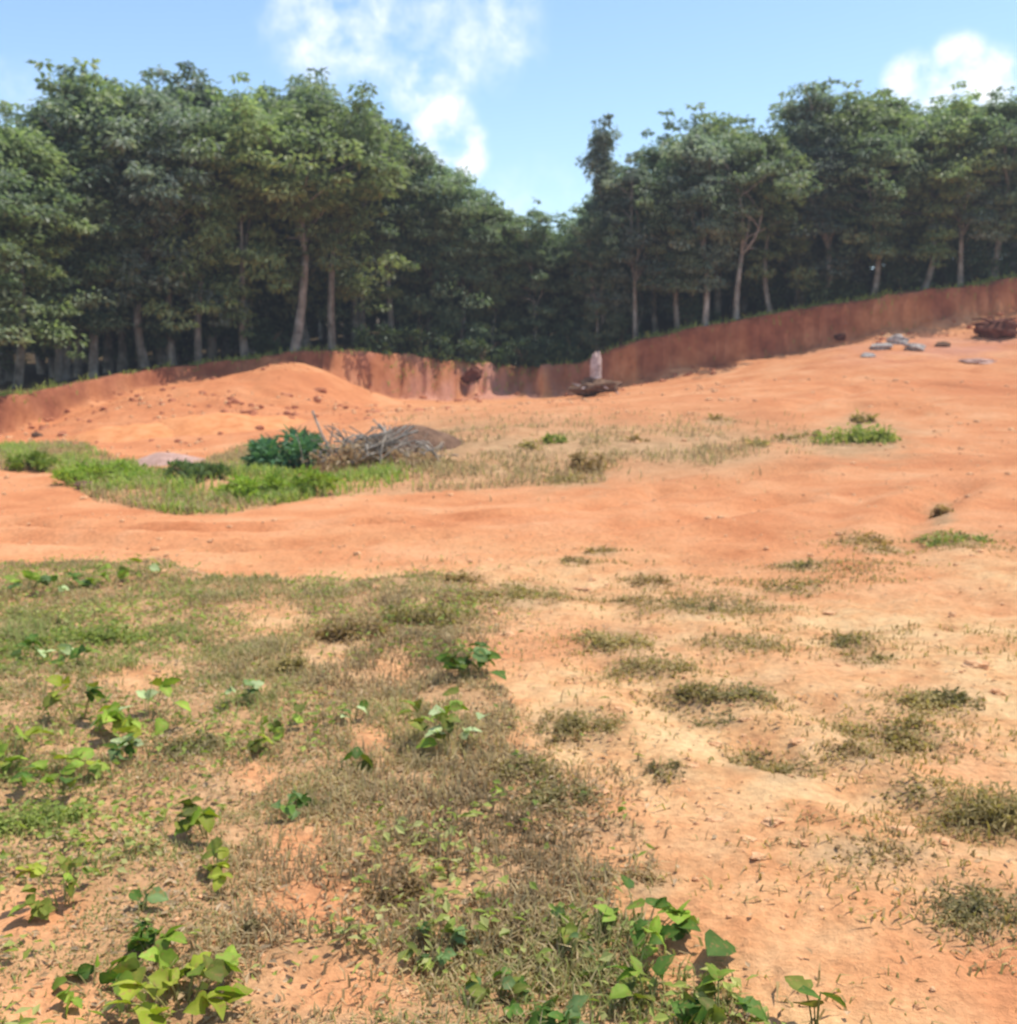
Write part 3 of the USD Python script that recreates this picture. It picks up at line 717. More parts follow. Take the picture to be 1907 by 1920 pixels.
shrub_dark = leafmat('undergrowth_leaves', [(0.03, 0.05, 0.02), (0.06, 0.09, 0.04), (0.10, 0.14, 0.07)], 0.3)
wood = rough_mat('brown_stems', (0.10, 0.065, 0.035), (0.22, 0.15, 0.085), 12.0, 0.4, 0.005)
UNDER = [(500, 1.0, 1.4, 'pale leaved sapling left of the forked pale trunk'),
         (700, 0.5, 1.3, 'dark shrub under the trees right of the grey straight trunk'), (790, 0.4, 1.5, 'shrub overhanging the left part of the gullied bank'), (905, 0.3, 1.3, 'shrub with pale leaf tips over the gullied bank'),
         (985, 0.2, 1.3, 'shrub at the bank lip just left of the pale stump'), (1075, 0.3, 1.4, 'dark shrub on the bank lip straight behind the pale stump'), (1165, 0.3, 1.2, 'shrub at the start of the dark red bank'), (1290, 1.2, 1.4, 'shrub between two thin trunks over the dark red bank'),
         (1500, 0.8, 1.9, 'bluish sapling with big pale leaves in the right forest shade'), (1580, 0.4, 1.0, 'low shrub on the bank lip left of the grey stones'), (1685, 1.0, 1.5, 'shrub in the shade above the grey stones'), (1820, 1.0, 1.5, 'dark shrub near the right edge of the forest')]
for k, (px, dep, hh, lab) in enumerate(UNDER):
    Y = 42.0
    for _ in range(3): Y = float(bank_y(np.clip(ray(px, 650)[0] * Y, bx[0], bx[-1]))) + 1.9 + dep
    X = ray(px, 650)[0] * Y
    t = thing('shrub', (X, Y, gz(X, Y) - 0.03), lab, 'shrub')
    obj('foliage', bush_mesh(100 + k, hh * 1.5, hh, 900, 0.24, 0.1), shrub_dark, t, per=4, kind='stuff'); obj('stem', twigs(200 + k, hh * 1.4, hh, 6, 0.02), wood, t)

# ------------------------------------------------------------------ grass and litter (nobody could count these)
drygrass = leafmat('dry_grass_blades', [(0.27, 0.20, 0.11), (0.38, 0.28, 0.15), (0.56, 0.43, 0.24), (0.42, 0.35, 0.17), (0.33, 0.32, 0.12), (0.26, 0.31, 0.09), (0.33, 0.40, 0.13)], 0.5, 0.7, 0.0, (1.05, 1.05, 0.8), 0.15)
greengrass = leafmat('green_grass_blades', [(0.20, 0.28, 0.06), (0.28, 0.38, 0.085), (0.37, 0.44, 0.12), (0.38, 0.36, 0.15)], 0.45, 0.6, 0.0, None, 0.2)
deadleaf = leafmat('dead_leaves', [(0.30, 0.20, 0.11), (0.42, 0.29, 0.16), (0.52, 0.38, 0.22), (0.38, 0.30, 0.19), (0.60, 0.46, 0.29)], 0.4, 0.8, 0.0, (1.1, 1.0, 0.8), 0.1)
rng = np.random.default_rng(77)


def scatter(n, rmin, rmax, amax, falloff=1.0):
    """Random places in front of the camera, thinning out with distance."""
    u = rng.uniform(0, 1, n)
    r = rmin * (rmax / rmin) ** u if falloff == 1.0 else (rmin ** (2 - falloff) + u * (rmax ** (2 - falloff) - rmin ** (2 - falloff))) ** (1 / (2 - falloff))
    a_ = rng.uniform(-amax, amax, n)
    return r * np.sin(a_), r * np.cos(a_)


x, y = scatter(640000, 1.8, 10.8, math.radians(29), 0.6)
clump = np.clip(0.55 + 2.6 * fbm2(x, y, 4.5, 3, 31), 0, 1)
keep = rng.uniform(0, 1, len(x)) < verge_cover(x, y) * clump
x, y = x[keep], y[keep]
z = height(x, y)
tall = np.clip(0.6 + 1.8 * fbm2(x, y, 1.5, 2, 33), 0.3, 1.5)
h = rng.uniform(0.02, 0.12, len(x)) * tall
gt = np.clip(0.44 + 1.4 * fbm2(x, y, 1.3, 3, 161) + rng.uniform(-0.3, 0.3, len(x)), 0, 1)
gpx, gpy = project(np.stack([x, y, z], -1))
for cx, cy, rx, ry, dt in [(1000, 1500, 190, 130, -0.45), (940, 1730, 220, 140, -0.4), (760, 1250, 200, 150, -0.25), (180, 1200, 260, 70, 0.3), (90, 1570, 160, 70, 0.25), (560, 1640, 200, 120, -0.2), (860, 1380, 120, 80, 0.15)]:
    gt = gt + dt * np.exp(-((gpx - cx) / rx) ** 2 - ((gpy - cy) / ry) ** 2)
gt = np.clip(gt, 0, 1)
obj('dry_grass', blades(rng, np.stack([x, y, z - 0.01], -1), h, rng.uniform(0.003, 0.010, len(x)) * (0.8 + y / 14), rng.uniform(0.2, 1.35, len(x))), drygrass, per=5, tone=gt, label='olive and straw coloured short grass covering the near left ground', cat='grass', kind='stuff')
x, y = scatter(60000, 1.8, 10.5, math.radians(30), 0.5)
keep = rng.uniform(0, 1, len(x)) < np.clip(0.03 + 1.6 * fbm2(x, y, 1.6, 4, 44), 0.02, 0.7) + 0.9 * verge_cover(x, y) * np.clip(0.5 + 2 * fbm2(x, y, 3.5, 3, 41), 0, 1)
pxx, _ = project(np.stack([x, y, 0 * x], -1)); keep &= (rng.uniform(0, 1, len(x)) < np.where(verge_cover(x, y) > 0.05, 1, 0.45))
x, y = x[keep], y[keep]; n = len(x); z = height(x, y) + rng.uniform(0.002, 0.02, n)
dd = rng.normal(size=(n, 3)) * [1, 1, 0.25]
obj('leaf_litter', leaf_cards(np.stack([x, y, z], -1), dd, np.array([0, 0, 1.0]) + rng.normal(size=(n, 3)) * 0.35, rng.uniform(0.012, 0.05, n), rng.uniform(0.004, 0.02, n)), deadleaf, per=4, label='dry brown leaf litter strewn among the grass of the near ground', cat='leaf litter', kind='stuff')
x, y = scatter(60000, 1.9, 10.3, math.radians(29), 0.6)
vcv = verge_cover(x, y); gpx, gpy = project(np.stack([x, y, 0 * x], -1))
keep = rng.uniform(0, 1, len(x)) < vcv * np.clip(3.4 * fbm2(x, y, 1.9, 4, 211) + 0.12 + 0.25 * smooth01((500 - gpx) / 500), 0, 0.9)
x, y = x[keep], y[keep]; n = len(x); z = height(x, y) + rng.uniform(0.01, 0.07, n)
tn_ = np.clip(0.5 + 2 * fbm2(x, y, 1.4, 2, 212) + rng.uniform(-0.3, 0.3, n), 0, 1)
lowleaf = leafmat('low_weed_leaves', [(0.15, 0.20, 0.05), (0.24, 0.30, 0.06), (0.33, 0.37, 0.09), (0.40, 0.40, 0.16)], 0.4, 0.6, 0.0, None, 0.2)
obj('low_leafy_weeds', leaf_cards(np.stack([x, y, z], -1), rng.normal(size=(n, 3)) * [1, 1, 0.4], np.array([0, 0, 1.0]) + rng.normal(size=(n, 3)) * 0.45, rng.uniform(0.018, 0.055, n), rng.uniform(0.010, 0.030, n)), lowleaf, per=4, tone=tn_, label='low yellow green leafy weeds mixed into the dry grass at the left', cat='weeds', kind='stuff')
# mid left grass band
x, y = scatter(420000, 11, 30, math.radians(29), 0.3)
px, py = project(np.stack([x, y, height(x, y, False)], -1))
cores = sum(np.exp(-(((px - cx) / rx) ** 2 + ((py - cy) / ry) ** 2)) for cx, cy, rx, ry in [(165, 866, 55, 26), (235, 905, 75, 26), (530, 905, 95, 30), (430, 938, 120, 24), (330, 930, 60, 26), (40, 852, 40, 12), (700, 888, 90, 16)])
cores = 1.7 * cores * np.clip(0.45 + 3.6 * fbm2(x, y, 0.9, 4, 52), 0.04, 1.2)
keep = inside(px + 30 * fbm2(x, y, 1.5, 2, 51), py, BAND) & (rng.uniform(0, 1, len(x)) < np.clip(cores * 1.1, 0, 1))
xx, yy = x[keep], y[keep]; n = len(xx)
obj('green_grass', blades(rng, np.stack([xx, yy, height(xx, yy) - 0.01], -1), rng.uniform(0.05, 0.30, n) * np.clip(0.7 + 2 * fbm2(xx, yy, 0.9, 2, 53), 0.35, 1.6), rng.uniform(0.014, 0.032, n), rng.uniform(0.1, 0.9, n)), greengrass, per=5, label='bright green grass strip beyond the smooth orange track', cat='grass', kind='stuff')
berm = np.exp(-((py - 850) / 40.0) ** 2) * smooth01((px - 700) / 80) * smooth01((1600 - px) / 330) * np.clip(0.18 + 2.6 * fbm2(x, y, 0.9, 3, 61), 0, 1) * 1.0
keep = (inside(px, py, BAND) & (rng.uniform(0, 1, len(x)) < np.clip(0.2 + 1.6 * fbm2(x, y, 0.8, 3, 55), 0.02, 0.6))) | (rng.uniform(0, 1, len(x)) < berm * 0.6)
xx, yy = x[keep], y[keep]; n = len(xx)
st = rng.uniform(0, 0.62, n)
obj('sparse_grass', blades(rng, np.stack([xx, yy, height(xx, yy) - 0.01], -1), rng.uniform(0.05, 0.2, n), rng.uniform(0.012, 0.026, n), rng.uniform(0.2, 1.1, n)), drygrass, per=5, tone=st, label='thin straw coloured grass along the low berm beyond the track', cat='grass', kind='stuff')

# ------------------------------------------------------------------ broad leaved creepers in the foreground
LEAF = {'bright': [(0.17, 0.26, 0.025), (0.27, 0.36, 0.055)], 'yellow': [(0.24, 0.29, 0.02), (0.32, 0.34, 0.05)], 'dark': [(0.055, 0.12, 0.014), (0.11, 0.19, 0.03)],
        'blue': [(0.10, 0.17, 0.05), (0.19, 0.27, 0.10)], 'olive': [(0.12, 0.15, 0.02), (0.20, 0.22, 0.04)], 'pale': [(0.36, 0.46, 0.20), (0.45, 0.52, 0.27)]}
leaf_m = {k: leafmat(k + '_leaf', c, 0.32, 0.6, 0.28, None, 0.2, 0.75) for k, c in LEAF.items()}
petiole = leafmat('petiole', [(0.16, 0.19, 0.05), (0.24, 0.2, 0.07)], 0.1)


def leaf_mesh(seed, L, wide=0.85, fold=0.25, droop=0.3):
    """A rounded, pointed leaf along +x from its stalk, folded on its midrib and drooping."""
    rng = np.random.default_rng(seed)
    u = np.linspace(0, 1, 8); s = np.array([-1, -0.55, 0, 0.55, 1.0])
    prof = np.sin(np.pi * np.clip(u, 0, 1) ** 0.72) ** 0.75 * (1 - 0.15 * u); prof[0] = 0.06; prof[-1] = 0.0
    wav = 1 + 0.13 * rng.normal(size=(8, 5))
    Xm = np.repeat(u[:, None], 5, 1) * L - (np.abs(s)[None] * 0.08 * L) * (u[:, None] < 0.2)
    Ym = prof[:, None] * s[None] * L * wide * 0.5 * wav
    Zm = np.abs(Ym) * fold * 1.2 - droop * L * (u[:, None] ** 2) + 0.012 * L * rng.normal(size=(8, 5))
    v = np.stack([Xm, Ym, Zm], -1).reshape(-1, 3)
    i, j = np.meshgrid(np.arange(7), np.arange(4), indexing='ij'); k = i * 5 + j
    f = np.concatenate([np.stack([k, k + 5, k + 6], -1).reshape(-1, 3), np.stack([k, k + 6, k + 1], -1).reshape(-1, 3)])
    return v, f


def place(v, base, az, el, roll):
    R = trimesh.transformations.euler_matrix(roll, -el, az, 'sxyz')[:3, :3]
    return v @ R.T + base


PLANTS = [  # column, row, spread, height (photo pixels), leaves, leaf length (photo pixels), tints, label
    (1205, 1760, 105, 70, 8, 72, ('bright', 'dark', 'dark', 'bright'), 'glossy green creeper with dark and bright round leaves on bare soil, right of bottom centre'),
    (1358, 1790, 18, 45, 1, 82, ('dark',), 'single round dark green leaf seedling standing alone on the orange soil'),
    (1215, 1890, 60, 60, 5, 72, ('olive', 'dark', 'bright'), 'olive green leaf cluster below the glossy green creeper'),
    (1350, 1935, 75, 60, 6, 75, ('dark', 'olive', 'bright'), 'green leafy weed cut by the bottom edge below the single round leaf'),
    (1530, 1935, 24, 75, 3, 78, ('olive', 'dark'), 'upright dark leaf weed at the bottom edge on bare soil, far from the others'),
    (1045, 1930, 45, 40, 4, 62, ('blue', 'dark'), 'blue green weed at the bottom edge, left of the olive leaf cluster'),
    (345, 1890, 125, 65, 13, 74, ('yellow', 'yellow', 'bright', 'olive'), 'largest yellow green creeper at the bottom left'),
    (285, 1800, 75, 40, 7, 62, ('bright', 'dark', 'bright'), 'green creeper just above the largest yellow green one'),
    (175, 1855, 60, 30, 5, 52, ('bright', 'dark'), 'thin green runner creeping left from the largest yellow green creeper'),
    (262, 1715, 30, 35, 3, 56, ('blue', 'dark'), 'small blue green weed above the bottom left creepers'),
    (120, 1700, 75, 60, 8, 56, ('olive', 'yellow', 'olive', 'bright'), 'olive weed with yellow tinted leaves near the lower left edge'),
    (885, 1275, 75, 55, 8, 56, ('dark', 'blue', 'dark', 'olive'), 'dark green bushy weed beside the pink bare soil in the middle'),
    (845, 1395, 105, 75, 12, 54, ('olive', 'bright', 'olive', 'pale'), 'olive creeper with one large pale leaf in the middle foreground'),
    (665, 1445, 28, 40, 3, 48, ('olive', 'dark'), 'small dark olive sprig left of the olive creeper with the pale leaf'),
    (662, 1358, 22, 35, 3, 42, ('pale', 'dark'), 'tiny sprig with a pale top leaf in dry grass'),
    (268, 1365, 95, 65, 10, 56, ('bright', 'bright', 'yellow', 'pale'), 'bright green clump with pale shiny leaves in the left foreground'),
    (235, 1420, 45, 30, 4, 48, ('pale', 'blue', 'dark'), 'pale leaves lying at the lower side of the bright green clump'),
    (150, 1350, 60, 70, 6, 54, ('yellow', 'olive', 'dark'), 'yellow green upright weed left of the bright green clump'),
    (15, 1440, 60, 55, 6, 58, ('bright', 'yellow'), 'green weed cut by the left edge of the picture'),
    (105, 1485, 90, 45, 9, 52, ('bright', 'dark', 'bright', 'yellow'), 'green creeping clump low at the left edge'),
    (455, 1325, 28, 40, 4, 40, ('blue', 'pale', 'bright'), 'small weed with whitish leaf right of the bright green clump'),
    (540, 1370, 50, 25, 5, 42, ('bright', 'olive'), 'low green sprout between the left and middle foreground clumps'),
    (470, 1420, 28, 40, 4, 44, ('yellow', 'olive'), 'small yellow olive sprig standing in the dry grass'),
    (390, 1570, 60, 60, 7, 54, ('olive', 'bright', 'yellow'), 'green weed on a sandy patch at the left of centre'),
    (535, 1530, 45, 40, 5, 48, ('dark', 'blue'), 'dark green weed right of the one on the sandy patch'),
    (405, 1660, 50, 50, 5, 50, ('yellow', 'olive'), 'yellow olive weed below the one on the sandy patch'),
    (55, 1245, 32, 36, 4, 40, ('pale', 'dark', 'blue'), 'weed with a bright pale leaf near the left edge, left one of two'),
    (140, 1255, 30, 36, 4, 38, ('pale', 'dark'), 'weed with a pale leaf over a dark hollow, right one of two'),
    (50, 1112, 55, 30, 7, 36, ('bright', 'blue', 'dark'), 'leafy green weed at the left end of the grassy verge'),
    (125, 1105, 45, 24, 6, 34, ('blue', 'pale', 'dark'), 'blue green weed on the verge beside the track, second from the left'),
    (205, 1098, 40, 28, 6, 34, ('bright', 'olive'), 'olive green weed on the verge beside the track, third from the left'),
    (270, 1082, 34, 34, 5, 34, ('yellow', 'pale', 'olive'), 'yellowish weed at the right end of the row on the verge'),
    (820, 1800, 60, 45, 7, 48, ('blue', 'olive', 'blue'), 'greyish green soft weed in the bottom middle grass'),
    (935, 1880, 70, 45, 7, 50, ('olive', 'dark', 'blue'), 'dull olive weed near the bottom edge in the middle grass'),
    (1080, 1770, 50, 40, 5, 48, ('blue', 'olive'), 'small grey green weed left of the glossy green creeper'),
]
for k, (px, py, spread, hpx, nl, lpx, tints, lab) in enumerate(PLANTS):
    g = ground(px, py); m = float(np.linalg.norm(g - EYE)) / F
    lpx = lpx * (0.56 if nl > 1 else 0.85); spread *= 0.78; nl = nl if nl < 3 else int(nl * 1.5)
    rg = random.Random(1000 + k)
    t = thing('broad_leaf_weed', g, lab, 'weed')
    stalks = []
    for j in range(nl):
        az = rg.uniform(0, 6.28); r = math.sqrt(rg.uniform(0.02, 1)) * spread * m * 0.9 if nl > 1 else 0.0
        hx, hy = math.cos(az) * r, math.sin(az) * r * 1.35
        dz = gz(g[0] + hx, g[1] + hy) - g[2]
        top = np.array([hx, hy, max(dz, -0.05) + hpx * m * rg.uniform(0.35, 1.0)])
        L = lpx * m * rg.uniform(0.8, 1.2)
        b0 = np.array([hx * 0.3, hy * 0.3, dz * 0.3 - 0.01]); mp = (b0 + top) / 2 + [0, 0, 0.25 * abs(top[2] - b0[2])]
        tt = np.linspace(0, 1, 5)[:, None]
        stalks.append(tube((1 - tt) ** 2 * b0 + 2 * tt * (1 - tt) * mp + tt ** 2 * top, np.linspace(0.0024, 0.0016, 5), 4))
        la = az + rg.gauss(0, 0.7) if nl > 1 else -1.9
        tri_leaf = 3 if (nl > 4 and rg.random() < 0.5) else 1
        tint = leaf_m[tints[j % len(tints)]]
        for q in range(tri_leaf):
            v, f = leaf_mesh(k * 50 + j * 3 + q, L * (1 if q == 0 else 0.82), rg.uniform(0.75, 1.0), rg.uniform(0.08, 0.35), rg.uniform(0.12, 0.5))
            da = (0, 1.25, -1.25)[q]
            obj('leaf', (place(v, top, la + da, rg.uniform(-0.5, 0.8), rg.gauss(0, 0.6)), f), tint, t, smooth=True, per=1, tone=np.clip(rg.uniform(0, 0.55) + np.tile([-0.05, 0.0, 0.45, 0.05, -0.05], 8) + np.random.default_rng(k * 99 + j).normal(size=40) * 0.09, 0, 1))
    obj('stem', join(stalks), petiole, t)

# ------------------------------------------------------------------ weed tufts on the bare soil
TINT = {'olive': [(0.22, 0.175, 0.07), (0.32, 0.25, 0.105), (0.42, 0.32, 0.155)], 'brown': [(0.22, 0.14, 0.065), (0.32, 0.21, 0.10), (0.42, 0.29, 0.15)], 'green': [(0.19, 0.25, 0.06), (0.28, 0.33, 0.08), (0.36, 0.37, 0.12)], 'smear': [(0.26, 0.19, 0.09), (0.36, 0.26, 0.125), (0.46, 0.33, 0.17), (0.33, 0.29, 0.11)], 'dark': [(0.16, 0.14, 0.065), (0.23, 0.19, 0.085), (0.31, 0.25, 0.125)]}
tuft_m = {k: leafmat(k + '_tuft', c, 0.4, 0.7, 0.2, None, 0.15) for k, c in TINT.items()}
for k, (px, py, wpx, hpx, tint, lab) in enumerate(TUFTS):
    g = ground(px, py); m = float(np.linalg.norm(g - EYE)) / F
    q = np.random.default_rng(3000 + k)
    if px > 880 and py > 1000 and wpx < 140: wpx, hpx = wpx * 1.3, hpx * 0.7
    area = wpx * max(hpx, 14)
    n = int(np.clip(area * 0.12, 90, 700))
    aa, r_ = q.uniform(0, 6.28, n), q.uniform(0, 1, n) ** 0.75
    depth = np.clip(wpx * 0.5, 10, 80)
    sx, sy = np.cos(aa) * r_ * wpx * 0.62 * m, np.sin(aa) * r_ * depth * m * 1.2
    # uneven: split into a few sprigs
    ns = max(2, int(wpx / 22)); cx, cy = q.uniform(-0.45, 0.45, ns) * wpx * m, q.uniform(-0.5, 0.5, ns) * depth * m
    pick = q.integers(0, ns, n); mixr = q.random(n) < 0.55
    sx = np.where(mixr, cx[pick] + sx * 0.3, sx); sy = np.where(mixr, cy[pick] + sy * 0.3, sy)
    zz = height(g[0] + sx, g[1] + sy) - g[2]
    hh = hpx * m * q.uniform(0.2, 0.8, n) * np.clip(1.15 - 0.5 * r_, 0.3, 1)
    bw = np.clip(q.uniform(3, 7, n) * m, 0.004, 0.05)
    t = thing('weed_tuft', g, lab, 'weed tuft')
    nb = n // 2
    obj('blades', blades(q, np.stack([sx[:nb], sy[:nb], zz[:nb] - 0.01], -1), hh[:nb], bw[:nb] * 0.7, q.uniform(0.3, 1.35, nb)), tuft_m[tint], t, per=5, kind='stuff')
    n2 = n - nb
    P = np.stack([sx[nb:], sy[nb:], zz[nb:] + hh[nb:] * q.uniform(0.1, 0.9, n2)], -1)
    D = q.normal(size=(n2, 3)) * [1, 1, 0.4] + [0, 0, 0.25]
    obj('small_leaves', leaf_cards(P, D, np.array([0, 0, 1.0]) + q.normal(size=(n2, 3)) * 0.4, q.uniform(7, 15, n2) * m, q.uniform(4, 8, n2) * m), tuft_m[tint], t, per=4, kind='stuff')

TX, TY, TW = [], [], []
for (px, py, wpx, hpx, tint, lab) in TUFTS:
    if px > 880 and py > 1000:
        g = ground(px, py); m = float(np.linalg.norm(g - EYE)) / F
        TX.append(g[0]); TY.append(g[1]); TW.append(wpx * m)
x, y = scatter(260000, 1.9, 13, math.radians(27), 0.5)
den = np.zeros(len(x))
for a_, b_, w_ in zip(TX, TY, TW):
    den = np.maximum(den, 0.9 * np.exp(-((x - a_) / (w_ * 0.95)) ** 2 - ((y - b_) / (w_ * 0.8)) ** 2))
pxx, pyy = project(np.stack([x, y, 0 * x], -1))
den = den * np.clip(0.45 + 3.0 * fbm2(x, y * 1.5, 2.5, 3, 111), 0, 1) + np.clip(2.6 * fbm2(x + 0.8 * y, y * 2.0, 0.9, 4, 112) - 0.2, 0, 0.5) * (0.25 + 0.75 * smooth01((y - 3.2) / 2.5)) * (pxx > 900) * (pyy > 1060)
keep = rng.uniform(0, 1, len(x)) < den
x, y = x[keep], y[keep]; n = len(x)
obj('thin_dry_weeds', blades(rng, np.stack([x, y, height(x, y) - 0.006], -1), rng.uniform(0.015, 0.07, n), rng.uniform(0.004, 0.011, n) * (0.7 + y / 12), rng.uniform(0.6, 1.4, n)), tuft_m['smear'], per=5, label='thin flattened olive weeds smeared over the open soil at the right', cat='weeds', kind='stuff')
# grass hanging over the lip of the bank
xs = rng.uniform(-23, 23, 9000); ys = bank_y(np.clip(xs, bx[0], bx[-1])) + 1.25 + 0.5 * np.exp(-((bank_px(xs) - 880) / 190.0) ** 4) + rng.normal(size=9000) * 0.45 + 0.9 * fbm2(xs, 0 * xs, 0.9, 3, 3)
k_ = rng.uniform(0, 1, 9000) < np.clip(0.35 + 2.4 * fbm2(xs, ys, 0.9, 3, 121), 0.02, 1); xs, ys = xs[k_], ys[k_]; n = len(xs)
obj('lip_grass', blades(rng, np.stack([xs, ys, height(xs, ys) - 0.02], -1), rng.uniform(0.1, 0.4, n), rng.uniform(0.02, 0.045, n), rng.uniform(0.3, 1.3, n)), tuft_m['green'], per=5, label='ragged grass hanging over the top edge of the cut bank', cat='grass', kind='stuff')

# ------------------------------------------------------------------ clods and stones on the near soil
clod_m = rough_mat('pale_clod', (0.40, 0.19, 0.09), (0.55, 0.30, 0.15), 22.0, 0.8, 0.012, c3=(0.66, 0.42, 0.23))
CLODS = [(1450, 1545, 60, 26, 'flat pale clod on the sandy shelf right of the grass'), (1400, 1575, 46, 22, 'pale clod left of the flat one on the sandy shelf'), (1500, 1580, 50, 20, 'pale clod right of the flat one on the sandy shelf'), (1340, 1540, 50, 18, 'pale clod at the left end of the sandy shelf'),
         (1420, 1610, 40, 16, 'small clod under the sandy shelf'), (1300, 1440, 40, 22, 'pale clod beside the dark little weed'), (1130, 1490, 40, 24, 'pale clod at the rim of the dark olive grass'), (1340, 1400, 44, 18, 'pale clod above the dark little weed'),
         (1500, 1390, 50, 18, 'sand coloured clod left of the brown weed in the right foreground'), (1690, 1560, 80, 26, 'large pale clod under the trailing olive weed at the right'), (1760, 1580, 50, 22, 'pale clod right of the large one under the trailing weed'), (950, 1190, 50, 20, 'pale sandy clod at the pink bare patch'),
         (1085, 1105, 40, 12, 'pale clod near the wide dark olive tuft'), (1400, 1352, 46, 14, 'whitish clod below the grey brown weed'), (1830, 1250, 70, 26, 'pale sandy lump at the right edge'), (1870, 1300, 44, 20, 'pale lump under the sandy one at the right edge'),
         (600, 1660, 40, 16, 'pale clod in the sandy patch at the bottom left of centre'), (640, 1760, 36, 18, 'pale clod lower in the sandy patch'), (520, 1820, 34, 14, 'small clod right of the bottom left creepers'), (760, 1870, 40, 18, 'clod at the bottom edge in the middle'), (680, 1830, 30, 16, 'small clod above the bottom edge'),
         (210, 1560, 40, 16, 'pale clod on the sandy patch at the left'), (1160, 1330, 34, 14, 'small pale clod right of the round olive bush of weeds'), (1560, 1150, 44, 12, 'pale clod on open soil at the right'), (880, 1180, 40, 16, 'pale clod at the corner of the grassy verge')]
for k, (px, py, w_, h_, lab) in enumerate(CLODS):
    w_, h_ = w_ * 0.8, h_ * 0.75
    g = ground(px, py); m = float(np.linalg.norm(g - EYE)) / F
    v, f = rock(500 + k, (w_ * m * 0.42, w_ * m * 0.36, h_ * m * 0.45), 1.1)
    t = obj('soil_clod', (v + g + [0, 0, 0.0], f), clod_m, smooth=22, label=lab, cat='clod')
x, y = scatter(7000, 1.9, 22, math.radians(28), 0.9)
keep = rng.uniform(0, 1, len(x)) < np.clip(0.1 + 1.8 * fbm2(x, y, 1.2, 3, 71) + 0.25 * smooth01((8 - y) / 4), 0.02, 1)
x, y = x[keep], y[keep]; z = height(x, y); n = len(x)
base_r = [rock(900 + i, (1, 0.85, 0.6), 0.5, 1) for i in range(5)]; small_r = [rock(950 + i, (1, 0.85, 0.6), 0.9, 0) for i in range(5)]
parts = []
sz = rng.uniform(0.003, 0.010, n) * (1 + (np.hypot(x, y) / 9))
for i in range(n):
    v, f = base_r[i % 5]; c_, s_ = math.cos(i * 2.4), math.sin(i * 2.4)
    parts.append((v @ np.array([[c_, s_, 0], [-s_, c_, 0], [0, 0, 1]]) * sz[i] + [x[i], y[i], z[i] + sz[i] * 0.2], f))
xm, ym = scatter(26000, 7, 36, math.radians(27), 0.5)
k_ = (ym < bank_y(np.clip(xm, bx[0], bx[-1])) - 0.3) & (rng.uniform(0, 1, 26000) < np.clip(0.05 + 2.2 * fbm2(xm, ym, 0.6, 4, 201), 0.01, 0.6)); xm, ym = xm[k_], ym[k_]
zm = height(xm, ym); sm_ = (0.008 + 0.05 * rng.uniform(0, 1, len(xm)) ** 5) * (0.6 + ym / 25)
for i in range(len(xm)):
    v, f = small_r[i % 5]; c_, s_ = math.cos(i * 2.4), math.sin(i * 2.4)
    parts.append((v @ np.array([[c_, s_, 0], [-s_, c_, 0], [0, 0, 1]]) * sm_[i] + [xm[i], ym[i], zm[i] + sm_[i] * 0.15], f))
obj('gravel', join(parts), clod_m, label='small crumbs of soil and gravel scattered over the ground', cat='gravel', kind='stuff')

# ------------------------------------------------------------------ debris by the berm and on the bank
teal = leafmat('teal_leaves', [(0.07, 0.17, 0.075), (0.11, 0.24, 0.11), (0.17, 0.31, 0.16)], 0.35, 0.5)
g = ground(545, 880)
t = thing('leafy_shrub', g, 'dense blue green shrub standing in the bright grass beside the brush pile', 'shrub')
obj('foliage', bush_mesh(31, 1.15, 0.78, 1500, 0.17, 0.1), teal, t, per=4, kind='stuff'); obj('stem', twigs(32, 1.1, 0.8, 7, 0.014), wood, t)
for k, (px, py, w_, h_, lab) in enumerate([(195, 905, 1.2, 0.5, 'light green bushy weed near the left end of the grass strip'), (470, 930, 1.0, 0.3, 'yellow green bushy weed in front of the blue green shrub'), (570, 925, 1.0, 0.38, 'light green weed at the right foot of the blue green shrub'), (360, 898, 0.9, 0.3, 'dull green weed in the middle of the grass strip'), (60, 880, 0.8, 0.3, 'yellowish weed at the left end of the grass strip')]):
    g = ground(px, py); t = thing('bushy_weed', g, lab, 'weed')
    obj('foliage', bush_mesh(41 + k, w_, h_, 700, 0.11, 0.4), leaf_m['bright'] if k != 3 else leaf_m['blue'], t, per=4, kind='stuff'); obj('stem', twigs(61 + k, w_, h_, 5, 0.008), wood, t)

dead = rough_mat('grey_dead_wood', (0.12, 0.095, 0.07), (0.25, 0.21, 0.165), 9.0, 0.5, 0.008, c3=(0.42, 0.37, 0.30))
rb = np.random.default_rng(8)
g = ground(690, 872)
t = thing('brush_pile', g, 'heap of pale grey dead branches right of the blue green shrub', 'brush pile')
for k in range(95):
    a_ = rb.uniform(0, 6.28); c = np.array([rb.normal() * 0.5, rb.normal() * 0.28, 0.0]); lift = 0.42 * math.exp(-(c[0] / 0.7) ** 2)
    L = rb.uniform(0.3, 1.15); d = np.array([math.cos(a_), math.sin(a_) * 0.7, rb.normal() * 0.45]) * L / 2
    c[2] = gz(g[0] + c[0], g[1] + c[1]) - g[2] + rb.uniform(0.03, 0.15) + lift * rb.uniform(0.2, 1)
    tt = np.linspace(-1, 1, 6)[:, None]; p = c + d * tt + np.cos(tt * 1.5) * rb.normal(size=3) * 0.10 + np.sin(tt * 4) * rb.normal(size=3) * 0.03
    r0 = rb.uniform(0.006, 0.028)
    obj('branch', tube(p, np.linspace(r0, r0 * 0.45, 6), 6), dead, t, smooth=True)
obj('dead_leaves', bush_mesh(71, 1.9, 0.42, 1100, 0.11, 0.0), deadleaf, t, per=4, kind='stuff')


